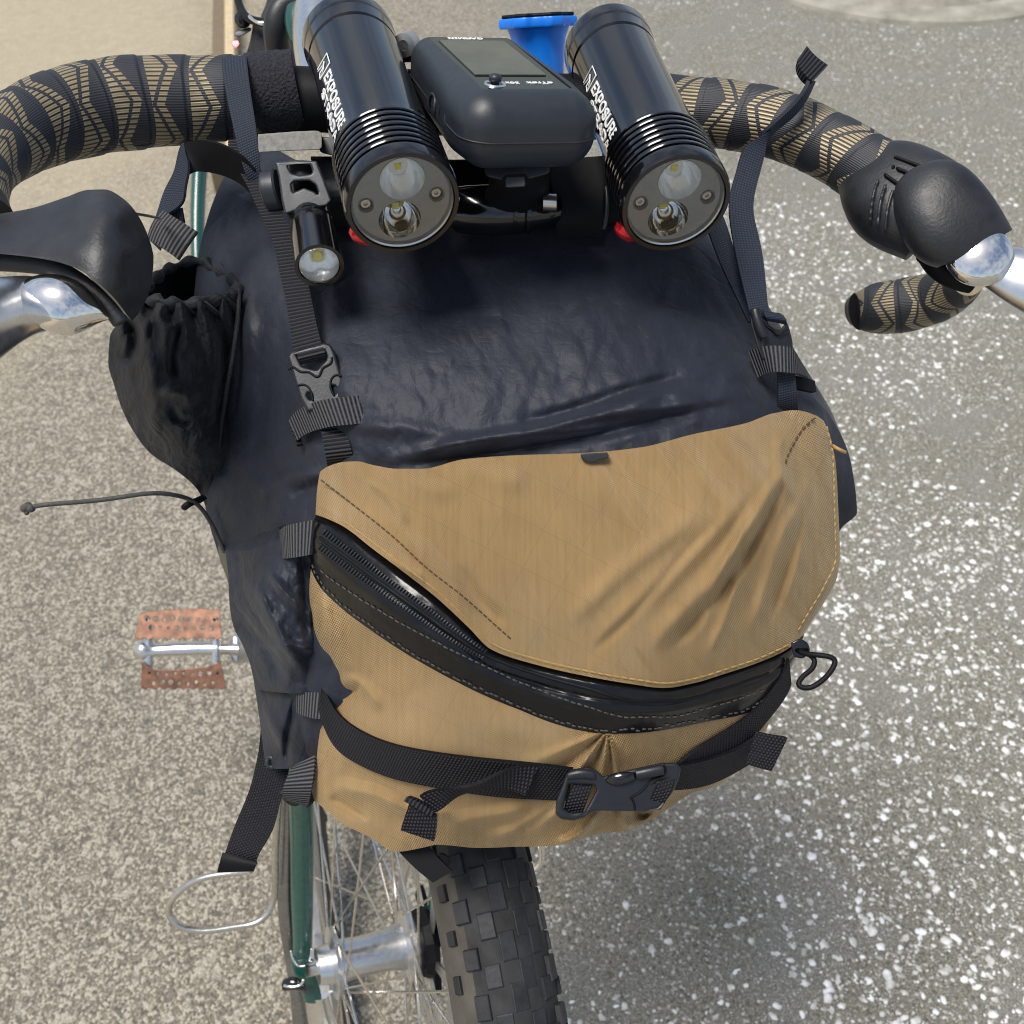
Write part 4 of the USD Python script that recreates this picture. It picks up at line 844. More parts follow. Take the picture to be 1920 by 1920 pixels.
obj('zip_pull', tube([(1500, 1222, .456), (1520, 1227, .452), (1548, 1230, .449), (1565, 1238, .448), (1555, 1262, .447), (1535, 1281, .447), (1512, 1290, .448), (1498, 1284, .449), (1506, 1268, .45), (1522, 1254, .451), (1527, 1240, .452), (1512, 1226, .455)], 0.0012, 10, 90), M['black'], zp, True)
obj('seam_tape', plate([(1086, 851), (1140, 848), (1143, 858), (1122, 862), (1110, 868), (1092, 862)], .4235, .004, bevel=1.5), M['plastic'], fp)
obj('loose_thread', tube([(1562, 836, .474), (1572, 842, .470), (1585, 848, .472)], 0.0009, 6), M['stitch_gold'], fp, True)

# straps of the bag
dl = lambda pts, lift: [(a, b, float(Db0(a, b)) - lift) for a, b in pts]
dt = lambda pts, lift: [(a, b, float(Dt0(a, b)) - lift) for a, b in pts]
obj('bar_strap', ribbon([(418, 106, .492), (416, 120, .486), (425, 180, .482), (440, 250, .480), (458, 320, .482), (470, 345, .486)], [(462, 104, .492), (463, 118, .486), (470, 175, .482), (480, 240, .480), (487, 305, .482), (490, 345, .486)], .0015), M['blue_web'], bag, uv=True)
ls = obj('top_strap', ribbon([(428, 262, .492), (436, 300, .488), (462, 345, .484), (485, 395, .480), (507, 440, .477), (522, 500, .473), (535, 560, .468), (543, 610, .464), (550, 660, .460), (556, 676, .460)],
    [(462, 262, .492), (478, 300, .488), (505, 345, .484), (528, 395, .480), (550, 440, .477), (570, 500, .473), (584, 560, .468), (592, 600, .464), (603, 645, .460), (608, 662, .460)], .0016, 80), M['rib_web'], bag, uv=True, label='ribbed top strap on the left')
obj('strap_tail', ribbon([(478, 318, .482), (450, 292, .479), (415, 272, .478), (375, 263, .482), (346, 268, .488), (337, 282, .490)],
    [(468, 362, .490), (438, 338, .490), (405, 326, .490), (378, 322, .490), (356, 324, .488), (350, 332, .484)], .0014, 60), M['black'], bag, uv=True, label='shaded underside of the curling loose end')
obj('strap_tail', ribbon([(344, 266, .4885), (334, 285, .490), (325, 322, .488), (310, 352, .486), (296, 392, .484), (283, 425, .482)],
    [(349, 290, .487), (351, 325, .480), (346, 352, .478), (342, 376, .478), (327, 392, .478), (312, 402, .479)], .0014, 60), M['blue_web'], bag, uv=True)
obj('strap_tail_fold', ribbon([(276, 448, .478), (300, 462, .474), (334, 487, .474)], [(306, 394, .478), (335, 412, .474), (370, 434, .474)], .005, 24, bow=.0012), M['grosgrain'], bag, uv=True)
obj('strap_tail_fold', ribbon([(276, 446, .484), (300, 400, .482), (340, 392, .480)], [(300, 470, .486), (318, 440, .485), (345, 420, .484)], .002, 24), M['blue_web'], bag, uv=True)
bl = plate([(539, 669), (545, 660), (575, 651), (607, 643), (619, 646), (627, 658), (637, 692), (650, 742), (653, 758), (576, 772), (565, 752), (552, 712)], lambda a, b: .4530 + a * 0 + 0.00002 * (705 - b), .0065,
    [[(555, 663), (580, 655), (607, 652), (611, 676), (601, 685), (594, 694), (582, 691), (566, 686)], [(575, 739), (580, 734), (585, 742), (587, 752), (580, 748)], [(621, 724), (626, 722), (631, 727), (630, 741), (626, 738)]], bevel=5, rnd=2, dens=4)
bkl = obj('buckle', bl, M['plastic'], bag, 45, label='side release buckle on the left top strap')
obj('buckle_groove', tube([(a, b, .4528 + .00002 * (705 - b)) for a, b in [(542, 694), (549, 688), (564, 697), (579, 698), (592, 706), (599, 704), (605, 691), (616, 684), (622, 670)]], 0.00055, 6), M['black'], bkl, True)
for pth in ([(558, 724), (567, 721), (577, 725), (584, 738), (587, 752)], [(640, 706), (628, 704), (621, 712), (620, 726), (627, 742)]):
    obj('buckle_groove', tube([(a, b, .4528 + .00002 * (705 - b)) for a, b in pth], 0.0005, 6), M['black'], bkl, True)
obj('strap_end_fold', ribbon([(556, 662, .4515), (560, 676, .4515), (563, 684, .455)], [(606, 650, .4515), (610, 664, .4515), (612, 672, .455)], .002, 12), M['rib_web'], bag, uv=True)
obj('keeper_loop', ribbon([(541, 789, .465), (560, 768, .459), (600, 751, .448), (650, 744, .446), (690, 740, .450), (722, 736, .4575)], [(557, 826, .465), (578, 812, .459), (620, 800, .448), (665, 795, .446), (705, 790, .450), (731, 787, .4575)], .0016, 60), M['grosgrain'], bag, uv=True, label='grey ribbed keeper loop on the left')
obj('loop_end', ribbon([(722, 735, .4565), (729, 734, .457)], [(730, 789, .4565), (737, 787, .457)], .003, 6), M['rib_web'], bag, uv=True)
obj('loop_end', ribbon([(541, 790, .4655), (552, 828, .466)], [(547, 788, .4645), (558, 838, .465)], .003, 8), M['rib_web'], bag, uv=True)
obj('under_strap', ribbon([(598, 790, .455), (603, 815, .453), (610, 852, .452), (615, 882, .462)], [(643, 785, .455), (650, 810, .453), (660, 848, .451), (666, 874, .461)], .0014), M['rib_web'], bag, uv=True)
# right top straps
obj('top_strap', ribbon([(1300, 380, .50), (1323, 420, .496), (1347, 483, .491), (1373, 540, .486), (1403, 603, .480)], [(1338, 370, .50), (1362, 420, .496), (1380, 480, .491), (1398, 540, .486), (1424, 600, .480)], .0015), M['blue_web'], bag, uv=True, label='right top strap, rear run')
obj('top_strap', ribbon([(1446, 240, .480), (1425, 258, .480), (1400, 272, .480), (1381, 320, .480), (1368, 373, .479), (1372, 433, .477), (1383, 493, .474), (1400, 563, .470), (1408, 600, .469)], [(1446, 252, .482), (1438, 268, .482), (1434, 290, .482), (1421, 340, .480), (1413, 393, .479), (1423, 443, .477), (1433, 500, .474), (1440, 570, .470), (1446, 600, .469)], .0015, 80), M['blue_web'], bag, uv=True, label='right top strap, front run')
obj('strap_tail', ribbon([(1428, 256, .482), (1448, 236, .478), (1482, 205, .474), (1506, 177, .471), (1519, 152, .470)], [(1440, 266, .490), (1456, 246, .488), (1488, 220, .484), (1514, 186, .481), (1530, 152, .479)], .0016, 50), M['blue_web'], bag, uv=True)
obj('strap_tail_fold', ribbon([(1495, 112, .472), (1504, 133, .470), (1524, 153, .470)], [(1513, 86, .474), (1529, 104, .473), (1553, 122, .473)], .0045, 24), M['rib_web'], bag, uv=True)
bkr = obj('buckle', plate([(1405, 583), (1411, 578), (1427, 580), (1442, 584), (1463, 587), (1472, 595), (1480, 615), (1486, 640), (1488, 672), (1430, 675), (1420, 652), (1408, 610)], lambda a, b: .466 + (a - 1445) * .00006, .0075, [[(1438, 598), (1472, 606), (1468, 612), (1461, 619), (1453, 617), (1441, 608)]], bevel=4, dens=4), M['plastic'], bag, 45, label='side release buckle on the right top strap')
obj('buckle_barrel', loft([(1406, 584, .463), (1414, 612, .4625), (1424, 634, .463)], [(1424, 580, .463), (1432, 606, .4625), (1441, 629, .463)], 1.0, 16, 16, dome=(.3, .2)), M['plastic'], bkr, True)
obj('buckle_prong', loft([(1426, 634, .465), (1426, 660, .466)], [(1434, 634, .465), (1434, 660, .466)], 1.0, 6, 10), M['plastic'], bkr, True)
obj('buckle_groove', tube([(a, b, .4655) for a, b in [(1413, 602), (1424, 598), (1433, 606), (1440, 614), (1450, 620), (1457, 628), (1463, 627), (1470, 621), (1478, 618)]], .0005, 6), M['black'], bkr, True)
obj('strap_end_fold', ribbon([(1432, 584, .464), (1436, 596, .463), (1440, 602, .466)], [(1468, 590, .466), (1474, 602, .465), (1474, 609, .468)], .002, 12), M['blue_web'], bag, uv=True)
obj('keeper_loop', ribbon([(1402, 660, .474), (1424, 651, .466), (1455, 648, .461), (1486, 654, .465), (1500, 674, .474), (1510, 688, .482)], [(1420, 708, .474), (1440, 699, .466), (1456, 697, .461), (1492, 700, .465), (1506, 703, .474), (1516, 708, .482)], .0016, 50), M['grosgrain'], bag, uv=True, label='grey ribbed keeper loop on the right')
obj('under_strap', ribbon([(1457, 698, .468), (1459, 720, .469), (1459, 752, .472), (1460, 782, .482)], [(1491, 702, .468), (1493, 722, .469), (1495, 750, .472), (1497, 780, .482)], .0014), M['blue_web'], bag, uv=True)
obj('strap_tail', ribbon([(1486, 704, .482), (1510, 708, .484), (1528, 714, .488)], [(1492, 728, .482), (1512, 732, .484), (1531, 735, .488)], .003, 14), M['black'], bag, uv=True)
# front strap and buckle
fs_t = [(603, 1285), (610, 1297), (627, 1330), (653, 1357), (707, 1387), (793, 1410), (893, 1424), (993, 1434), (1075, 1444)]
fs_b = [(597, 1330), (607, 1363), (627, 1400), (660, 1427), (727, 1457), (793, 1473), (893, 1490), (960, 1497), (1065, 1502)]
obj('front_strap', ribbon(dt(fs_t, .0045), dt(fs_b, .0045), .0016, 110, 7), M['web25'], bag, uv=True, label='wide black webbing across the tan pocket, left run')
obj('strap_tail', ribbon([(1010, 1436, .4335), (942, 1449, .430), (904, 1468, .427), (870, 1478, .425), (820, 1482, .424), (787, 1494, .425)], [(985, 1492, .4365), (930, 1480, .436), (895, 1484, .433), (863, 1492, .430), (835, 1512, .4275), (815, 1524, .4265)], .0015, 60), M['web25'], bag, uv=True, label='twisted loose end of the front strap')
obj('strap_tail_fold', ribbon([(762, 1494, .4235), (786, 1505, .4225), (814, 1522, .4235)], [(757, 1502, .4235), (780, 1515, .4225), (810, 1532, .4235)], .005, 12), M['rib_web'], bag, uv=True)
obj('strap_tail_fold', ribbon([(766, 1510, .4255), (758, 1534, .4255), (751, 1557, .427)], [(820, 1528, .4255), (818, 1552, .4255), (814, 1578, .427)], .003, 16), M['web25'], bag, uv=True)
BD = lambda a, b: 0.4325 + (np.asarray(a, float) - 1160) * 0.00002
fb_o = [(1043, 1500), (1055, 1470), (1062, 1449), (1075, 1442), (1102, 1438), (1115, 1441), (1124, 1449), (1131, 1456), (1150, 1450), (1190, 1441), (1240, 1430), (1268, 1430), (1277, 1440), (1274, 1456), (1264, 1482), (1236, 1517), (1212, 1522), (1160, 1521), (1130, 1520), (1112, 1522), (1095, 1533), (1075, 1539), (1052, 1536), (1041, 1526)]
fh = [[(1066, 1469), (1116, 1472), (1118, 1482), (1096, 1522), (1070, 1524), (1056, 1516)], [(1233, 1465), (1262, 1461), (1258, 1478), (1234, 1512), (1212, 1516), (1202, 1508), (1200, 1496), (1212, 1488)]]
bf = obj('buckle', plate(fb_o, BD, .010, fh, bevel=6, rnd=2, dens=4), M['plastic'], bag, 45, label='large side release buckle on the front strap')
obj('buckle_button', loft([(1134, 1462, .4325), (1155, 1449, .431), (1180, 1447, .431), (1190, 1449, .432)], [(1136, 1466, .4325), (1160, 1472, .431), (1182, 1466, .431), (1190, 1462, .432)], .6, 20, 16, dome=(.2, .2)), M['gloss'], bf, True)
obj('buckle_ridge', loft([(1192, 1443, .4315), (1215, 1438, .431), (1240, 1433, .4315)], [(1196, 1462, .4315), (1218, 1458, .431), (1244, 1453, .4315)], .7, 16, 14, dome=(.2, .2)), M['plastic'], bf, True)
obj('buckle_ridge', loft([(1066, 1447, .431), (1088, 1442, .4305), (1112, 1444, .431)], [(1066, 1463, .431), (1090, 1460, .4305), (1114, 1462, .431)], .7, 16, 14, dome=(.3, .3)), M['plastic'], bf, True)
for pth in ([(1182, 1495), (1196, 1488), (1206, 1480), (1214, 1470), (1222, 1462), (1240, 1456), (1248, 1446), (1244, 1434)], [(1182, 1496), (1188, 1504), (1190, 1518)]):
    obj('buckle_groove', tube([(a, b, float(BD(a, b)) - .0002) for a, b in pth], .0005, 6), M['black'], bf, True)
obj('strap_through', ribbon([(1078, 1466, .434), (1066, 1492, .432), (1056, 1528, .435)], [(1112, 1470, .434), (1104, 1494, .432), (1090, 1530, .435)], .0015, 20), M['web25'], bag, uv=True)
obj('strap_through', ribbon([(1238, 1460, .435), (1226, 1486, .433), (1210, 1518, .436)], [(1266, 1458, .435), (1258, 1484, .433), (1238, 1518, .436)], .0015, 20), M['web25'], bag, uv=True)
r_t = [(1268, 1440), (1300, 1411), (1340, 1386), (1380, 1361), (1420, 1330), (1455, 1290), (1476, 1250), (1480, 1235)]
r_b = [(1268, 1470), (1321, 1440), (1368, 1415), (1399, 1398), (1424, 1371), (1447, 1343), (1474, 1306), (1484, 1282)]
obj('front_strap', ribbon(dt(r_t, .005), dt(r_b, .005), .0016, 80, 5), M['web25'], bag, uv=True, label='wide black webbing across the tan pocket, right run')
obj('front_strap', ribbon(dt([(1268, 1437), (1321, 1427), (1368, 1412), (1399, 1397), (1424, 1378)], .009), dt([(1258, 1482), (1310, 1477), (1350, 1464), (1395, 1440), (1412, 1430)], .009), .0016, 50, 5), M['web25'], bag, uv=True, label='doubled webbing right of the front buckle')
obj('strap_tail', ribbon([(1418, 1372, .464), (1445, 1378, .462), (1477, 1384, .462)], [(1398, 1432, .464), (1422, 1440, .462), (1447, 1446, .462)], .003, 24), M['web25'], bag, uv=True, label='short webbing end at the right')
# lower left webbing
obj('side_strap', ribbon([(490, 1350, .56), (486, 1400, .555), (480, 1432, .55), (467, 1482, .545), (443, 1541, .540), (423, 1596, .535), (413, 1622, .535)], [(545, 1360, .565), (545, 1410, .558), (541, 1445, .55), (528, 1491, .545), (513, 1549, .540), (496, 1581, .535), (478, 1624, .535)], .0016, 80), M['web25'], bag, uv=True)
obj('strap_tail_fold', ribbon([(417, 1598, .5325), (412, 1616, .531), (407, 1636, .5325)], [(482, 1614, .5325), (480, 1622, .531), (476, 1634, .5325)], .004, 14), M['black'], bag, uv=True)
obj('web_loop', ribbon([(553, 1434, .500), (538, 1458, .494), (530, 1484, .494), (530, 1500, .502)], [(590, 1416, .494), (588, 1448, .489), (584, 1478, .489), (578, 1508, .497)], .002, 40), M['grosgrain'], bag, uv=True)
obj('web_loop', ribbon([(528, 1480, .502), (540, 1500, .512), (552, 1506, .52)], [(578, 1508, .497), (586, 1500, .508), (590, 1480, .516)], .002, 24), M['black'], bag, uv=True)
obj('web_tab', ribbon([(803, 1588, .487), (825, 1612, .486), (848, 1634, .485)], [(744, 1592, .487), (775, 1625, .486), (812, 1655, .485)], .003, 20), M['black'], bag, uv=True)
obj('web_tab', ribbon([(824, 1600, .489), (836, 1606, .488), (846, 1616, .488)], [(818, 1612, .489), (830, 1620, .488), (840, 1628, .488)], .003, 8), M['black'], bag, uv=True)
obj('grosgrain_tab', ribbon([(524, 986, .469), (526, 1010, .466), (527, 1047, .470)], [(578, 984, .463), (579, 1008, .459), (578, 1040, .463)], .0018, 24) if False else ribbon([(586, 975, .455), (560, 980, .458), (536, 986, .464), (524, 994, .474)], [(580, 1040, .455), (560, 1044, .458), (538, 1047, .464), (527, 1048, .474)], .0018, 30), M['grosgrain'], bag, uv=True)
obj('grosgrain_tab', ribbon([(524, 990, .474), (545, 985, .480), (580, 975, .478)], [(526, 1020, .476), (545, 1010, .482), (580, 1000, .480)], .0018, 20), M['rib_web'], bag, uv=True)
obj('grosgrain_tab', ribbon([(612, 1298, .481), (585, 1298, .484), (556, 1297, .492)], [(606, 1348, .481), (582, 1346, .484), (556, 1336, .492)], .0016, 24), M['grosgrain'], bag, uv=True)
obj('draw_cord', tube([(58, 951, .47), (100, 945, .47), (200, 936, .475), (285, 925, .48), (335, 930, .49), (372, 948, .505), (398, 985, .515), (412, 1015, .52), (428, 1050, .525)], 0.0011, 10, 120), M['cord'], bag, True)
kn = MB(); [kn.tm(trimesh.creation.icosphere(subdivisions=2, radius=r_).apply_translation(W(*q))) for q, r_ in (((52, 950, .47), .0022), ((58, 953, .4695), .002), ((47, 953, .47), .0021), ((50, 961, .47), .0012))]
obj('cord_knot', kn, M['cord'], bag, True)
obj('cord_toggle', tube([(345, 952, .50), (356, 944, .50), (372, 938, .51), (384, 930, .515)], 0.0017, 8), M['black'], bag, True)
obj('cord_lock', plate([(408, 1024), (418, 1020), (430, 1034), (428, 1060), (440, 1090), (436, 1106), (424, 1080), (412, 1050)], .522, .006, bevel=2), M['olive'], bag)
obj('eyelet', tube([(503, 1424, .536), (509, 1420, .535), (515, 1428, .535), (512, 1438, .536), (504, 1436, .536), (503, 1424, .536)], .0013, 8), M['case'], bag, True)

# ------------------------------------------------------------------ bar fittings
band = thing('looped_band', 'fuzzy black fabric band wrapped round the bar at left', 'strap', W(520, 180, .505))
obj('band', loft([(462, 107, .507), (505, 103, .508), (548, 100, .509)], [(482, 250, .507), (528, 247, .508), (574, 240, .509)], 1.02, 24, 40, mod=lambda s, v: 1 + 0.012 * np.sin(s * 900 + v * 130)), M['fluff'], band, True)
foam = thing('foam_spacer', 'grey foam strip above the small torch bracket', 'foam pad', W(545, 266, .48))
obj('foam_strip', plate([(483, 252), (520, 249), (560, 246), (595, 245), (602, 248), (604, 256), (604, 276), (600, 281), (560, 282), (520, 284), (485, 286)], .476, .016, bevel=2.5, rnd=1), M['foam'], foam)
obj('foam_strip', plate([(598, 256), (622, 258), (628, 282), (624, 292), (600, 286)], .487, .014, bevel=2, rnd=1), M['case'], foam, label='darker end of the strip')
# torch bracket + torch
tb = thing('small_torch', 'small black torch in a slotted bracket beside the left light', 'torch', W(580, 400, .48))
obj('bracket', plate([(515, 304), (556, 300), (594, 302), (608, 336), (622, 376), (612, 386), (562, 394), (534, 402), (528, 376), (522, 330)], .464, .016, [[(538, 309), (560, 307), (582, 309), (586, 322), (584, 326), (562, 329), (546, 325)], [(546, 345), (552, 340), (580, 339), (592, 347), (600, 372), (590, 360), (570, 352), (552, 360), (550, 370)]], bevel=4, rnd=2, dens=4), M['bracket'], tb, 45)
obj('bracket_core', loft([(540, 312, .494), (546, 345, .492), (556, 392, .490)], [(588, 308, .494), (594, 342, .492), (604, 388, .490)], .7, 10, 20), M['bracket'], tb, True)
obj('clamp_wheel', lathe([(-.0045, .0001), (-.0045, .0075), (-.0036, .0093), (-.002, .0097), (.0025, .0097), (.0035, .009), (.0035, .0001)], W(513, 357, .481), unit(CR * .97 + CU * .16 - CD * .12), 40), M['bracket'], tb, 30)
obj('bracket_block', loft([(585, 296, .50), (630, 296, .50)], [(600, 380, .50), (640, 376, .50)], .5, 8, 16, power=4), M['case'], tb, True)
t0, t1 = W(580, 394, .479), W(599, 499, .447); tax = unit(t1 - t0); tl = np.linalg.norm(t1 - t0)
obj('torch_body', lathe([(0, .0001), (0, .0095), (.004, .0105), (tl * .30, .0104), (tl * .31, .0099), (tl * .34, .0099), (tl * .35, .0104), (tl * .8, .0106), (tl, .0108), (tl, .0092), (tl - .004, .009)], t0, tax, 40), M['gloss'], tb, 30)
obj('torch_reflector', lathe([(tl - .001, .0088), (tl - .004, .0060), (tl - .009, .003), (tl - .0095, .0001)], t0, tax, 32), M['reflector'], tb, True)
obj('torch_led', lathe([(tl - .009, .0020), (tl - .0078, .0020), (tl - .0076, .0001)], t0, tax, 20), M['led'], tb, 30)
obj('torch_lens', lathe([(tl - .0005, .0089), (tl + .0005, .0088), (tl + .0024, .0055), (tl + .0032, .0001)], t0, tax, 32), M['glass'], tb, True)

def light(name, label, rear, front, scl, txt2):
    p0, p1 = W(*rear), W(*front); ax = unit(p1 - p0); L = np.linalg.norm(p1 - p0); R = 0.0225 * scl
    T = thing(name, label, 'bike light', p0, group='two black bike lights on the bar')
    s = lambda a: a * L
    prof = [(-.003, .0001), (-.003, R * .93), (-.0015, R * .98), (0, R), (s(.045), R), (s(.055), R * .985), (s(.06), R * .975), (s(.12), R * .965), (s(.125), R * .93), (s(.135), R * .93), (s(.14), R * .96), (s(.3), R * .945), (s(.5), R * .945), (s(.66), R * .955), (s(.73), R * .985), (s(.738), R * .93), (s(.965), R * .955)]
    obj('body', lathe(prof, p0, ax, 72), M['gloss'], T, 22)
    for k in range(7):
        a0 = .745 + k * .0285; obj('cooling_fin', lathe([(s(a0), R * .95), (s(a0), R * 1.035), (s(a0 + .003), R * 1.05), (s(a0 + .013), R * 1.055), (s(a0 + .017), R * 1.04), (s(a0 + .017), R * .95)], p0, ax, 72), M['gloss'], T, 22)
    obj('bezel', lathe([(s(.945), R * .95), (s(.948), R * 1.05), (s(.955), R * 1.065), (s(.985), R * 1.06), (s(1.0), R * 1.03), (s(1.0), R * .955), (s(.97), R * .945)], p0, ax, 72), M['gloss'], T, 22)
    # face: unit vectors of the lens plane, right and up
    a = unit(CR - ax * (CR @ ax)); b = np.cross(a, ax); b = b if b @ CU > 0 else -b
    rr = R * .955; cF = p0 + ax * (L - .0035)
    PP = lambda x_, y_, d_=0.0: cF + rr * (x_ * a + y_ * b) + d_ * ax
    spots = [((.05, .45), .43, 'main'), ((-.07, -.43), .41, 'spot'), ((-.68, .0), .13, 's'), ((.68, .0), .13, 's')]
    po = Point(0, 0).buffer(1.0, 40)
    for c_, r_, k_ in spots: po = po.difference(Point(*c_).buffer(r_, 24))
    if po.geom_type != 'Polygon': po = max(po.geoms, key=lambda q: q.area)
    t = trimesh.creation.extrude_polygon(po, .0012, engine='earcut'); v = t.vertices
    obj('lens_holder', (cF + rr * (v[:, [0]] * a + v[:, [1]] * b) + (v[:, [2]] - .0012) * ax, t.faces), M['face'], T, 30)
    for c_, r_, k_ in spots:
        q0 = PP(*c_)
        if k_ == 'main':
            rf = obj('reflector', lathe([(.0002, rr * r_), (0.0008, rr * r_ * .97), (-.004, rr * r_ * .85), (-.008, rr * r_ * .60), (-.010, rr * r_ * .35), (-.0105, .0001)], q0, ax, 36), M['reflector'], T, True)
            obj('led', box(q0 - ax * .0088, a, b, ax, (.0026, .0024, .0012)), M['led'], rf)
            obj('led_base', lathe([(-.0098, .0042), (-.0092, .0040), (-.0092, .0001)], q0, ax, 24), M['white'], rf, 30)
        elif k_ == 'spot':
            rf = obj('reflector', lathe([(.0001, rr * r_), (-.003, rr * r_ * .92), (-.008, rr * r_ * .70), (-.011, rr * r_ * .3), (-.0112, .0001)], q0, ax, 36), M['chrome'], T, True)
            obj('led', box(q0 - ax * .010, a, b, ax, (.003, .003, .001)), M['led'], rf)
            obj('optic', lathe([(-.003, rr * r_ * .9), (-.001, rr * r_ * .86), (.0002, rr * r_ * .5), (.0005, .0001)], q0, ax, 30), M['glass'], rf, True)
        else:
            obj('screw', lathe([(-.004, rr * .12), (-.0016, rr * .12), (-.0010, rr * .09), (-.0010, rr * .045), (-.0022, rr * .04), (-.0022, .0001)], q0, ax, 18), M['steel'], T, 30)
            obj('screw_cup', lathe([(.0004, rr * .155), (.0008, rr * .14), (-.004, rr * .125), (-.0042, .0001)], q0, ax, 24), M['face'], T, 30)
    obj('lens', lathe([(L - .0022, rr * .998), (L - .0012, rr * 1.0), (L - .0006, rr * .97), (L - .0004, .0001)], p0, ax, 60), M['glass'], T, 30)
    obj('lens_ring', lathe([(L - .0034, rr * .93), (L - .0016, rr * .95), (L - .0012, rr * .985), (L - .0018, rr * 1.0), (L - .0034, rr * 1.0)], p0, ax, 60), M['alloy'], T, 30)
    # red button under the head
    bb = PP(-.80, -.93, -.008); obj('button', lathe([(-.002, .006), (.001, .0058), (.0028, .004), (.0034, .0001)], bb, unit(-a * .5 - b * .75 + ax * .25), 28), M['red'], T, True, label='red button')
    obj('mount', box(p0 + ax * L * .55 - b * R * 1.12, a, ax, b, (.020, L * .5, .012)), M['black'], T)
    # lettering that runs along the barrel
    ca = unit(CAM - (p0 + ax * L * .4)); ca = unit(ca - ax * (ca @ ax)); sd = np.cross(ax, ca); sd = sd if sd @ CR > 0 else -sd
    def wrap(tx, h, s0, arc0, bold=False, length=None):
        t = meshkit.text_mesh(tx, h, .0005, bold); v = np.array(t.vertices)
        if length: v[:, 0] *= length / v[:, 0].max()
        th = arc0 + v[:, 1] / (R * .95)
        rad = R * .95 + .00005 + v[:, 2]
        P_ = p0 + (s0 + v[:, 0])[:, None] * ax + rad[:, None] * (np.cos(th)[:, None] * ca + np.sin(th)[:, None] * sd)
        return P_, t.faces
    return T, wrap, L, R, (p0, ax, ca, sd)
def lettering(T, wrap, L, R, fr, line2, arc):
    obj('lettering', wrap('EXPOSURE', .0050, L * .385, arc, True, L * .335), M['white'], T, False, label='white maker lettering')
    obj('lettering', wrap(line2, .0042, L * .42, arc - .27, False, L * .29), M['white'], T, False, label='thin second line of lettering')
    # square emblem with a wave
    p0, ax, ca, sd = fr; mb = MB()
    def q(s_, t_, z_=.0004): th = arc + t_ / R; return p0 + s_ * ax + (R * .95 + z_) * (math.cos(th) * ca + math.sin(th) * sd)
    s0 = L * .30; w = .0085; lines = [[(0, -.004), (0, .005), (w, .005), (w, -.004)], [(w, .005), (w, -.004), (w * .75, .001)], [(w * .2, -.004), (w * .45, 0), (w * .35, .002), (w * .7, .0005), (w * .6, -.003), (w, -.004)]]
    for ln in lines:
        v, f, _ = tube([q(s0 + a_, b_ + .001) for a_, b_ in ln], .00035, 6, curve=False, world=True).get(); mb.add(v, f)
    obj('emblem', mb, M['white'], T, True, label='small white square emblem')
T1 = light('bike_light', 'black bike light left of the navigation unit', (654, 76, .492), (756, 384, .410), 1.0, '')
lettering(*T1, 'STRADA', -.80)
T2 = light('bike_light', 'black bike light right of the navigation unit, in front of the blue cup', (1140, 92, .512), (1268, 384, .428), 1.0, '')
lettering(*T2, 'STRADA', -.72)
t_, wr_, L_, R_, _f = T2
obj('lettering', wr_('600', .0032, L_ * .695, -.95, True), M['white'], t_, False)
t_, wr_, L_, R_, _f = T1
obj('lettering', wr_('1', .0040, L_ * .705, -1.0, True), M['white'], t_, False)

# GPS unit
gd = thing('navigation_unit', 'handheld navigation unit in a dark rubber case between the two lights', 'navigation device', W(960, 200, .45))
phi, tilt, roll = math.radians(17), 0.133, 0.125
g1 = unit([math.cos(phi), math.sin(phi), -roll]); g2 = unit(np.array([-math.sin(phi), math.cos(phi), -tilt])); g2 = unit(g2 - g1 * (g1 @ g2)); g3 = np.cross(g1, g2)
near_mid = W(988, 168, .412)                      # middle of the near edge of the glass
GO = near_mid + g2 * 0.040
def GP(x_, y_, z_): return GO + x_ * g1 + y_ * g2 + z_ * g3
def gps_case():
    pts = []
    for sx in (-1, 1):
        for y_, wx, zt, zb, r_ in ((-.0425, .0165, -.0125, -.0165, .0135), (-.026, .0180, -.0115, -.0185, .0125), (.046, .0175, -.0095, -.018, .0100)):
            for z_ in (zt, zb):
                t = trimesh.creation.icosphere(subdivisions=4, radius=r_); pts.append(t.vertices + [sx * wx, y_, z_])
    h = m3.Manifold.hull_points(np.vstack(pts).astype(np.float32))
    cutp = m3.CrossSection([[(-.0175, -.0405), (.0175, -.0405), (.0175, .0470), (-.0175, .0470)]]).offset(.002, m3.JoinType.Round).extrude(.02).translate((0, 0, -.0012))
    h = h - cutp
    q = h.to_mesh(); v = np.asarray(q.vert_properties)[:, :3]
    return GO + v @ np.array([g1, g2, g3]), np.asarray(q.tri_verts)
case = obj('case', gps_case(), M['case'], gd, 32)
obj('bezel', box(GP(0, .002, -.0009), g1, g2, g3, (.0388, .0914, .0024)), M['bezel'], gd)
obj('screen', box(GP(-.0005, .010, .0005), g1, g2, g3, (.0315, .060, .0006)), M['screen'], gd)
def gtext(tx, h, cx, cy, w=None, bold=True):
    t = meshkit.text_mesh(tx, h, .0003, bold); v = np.array(t.vertices); 
    if w: v[:, 0] *= w / v[:, 0].max()
    v[:, 0] -= v[:, 0].max() / 2; v[:, 1] -= h / 2
    return GP(0, 0, 0) + (cx - v[:, [0]]) * g1 + (cy - v[:, [1]]) * g2 + (.0004 + v[:, [2]]) * g3, t.faces
obj('lettering', gtext('GARMIN', .0030, -.002, .0445, .017), M['white'], gd, False, label='upside down maker name')
obj('lettering', gtext('eTrex', .0030, .0085, -.032, .0115), M['white'], gd, False)
obj('lettering', gtext('30x', .0026, -.0035, -.032, .006), M['white'], gd, False)
obj('joystick_ring', lathe([(0.0003, .0036), (.0008, .0038), (.0009, .0043), (.0003, .0046)], GP(-.0115, -.033, 0), g3, 32), M['alloy'], gd, 30)
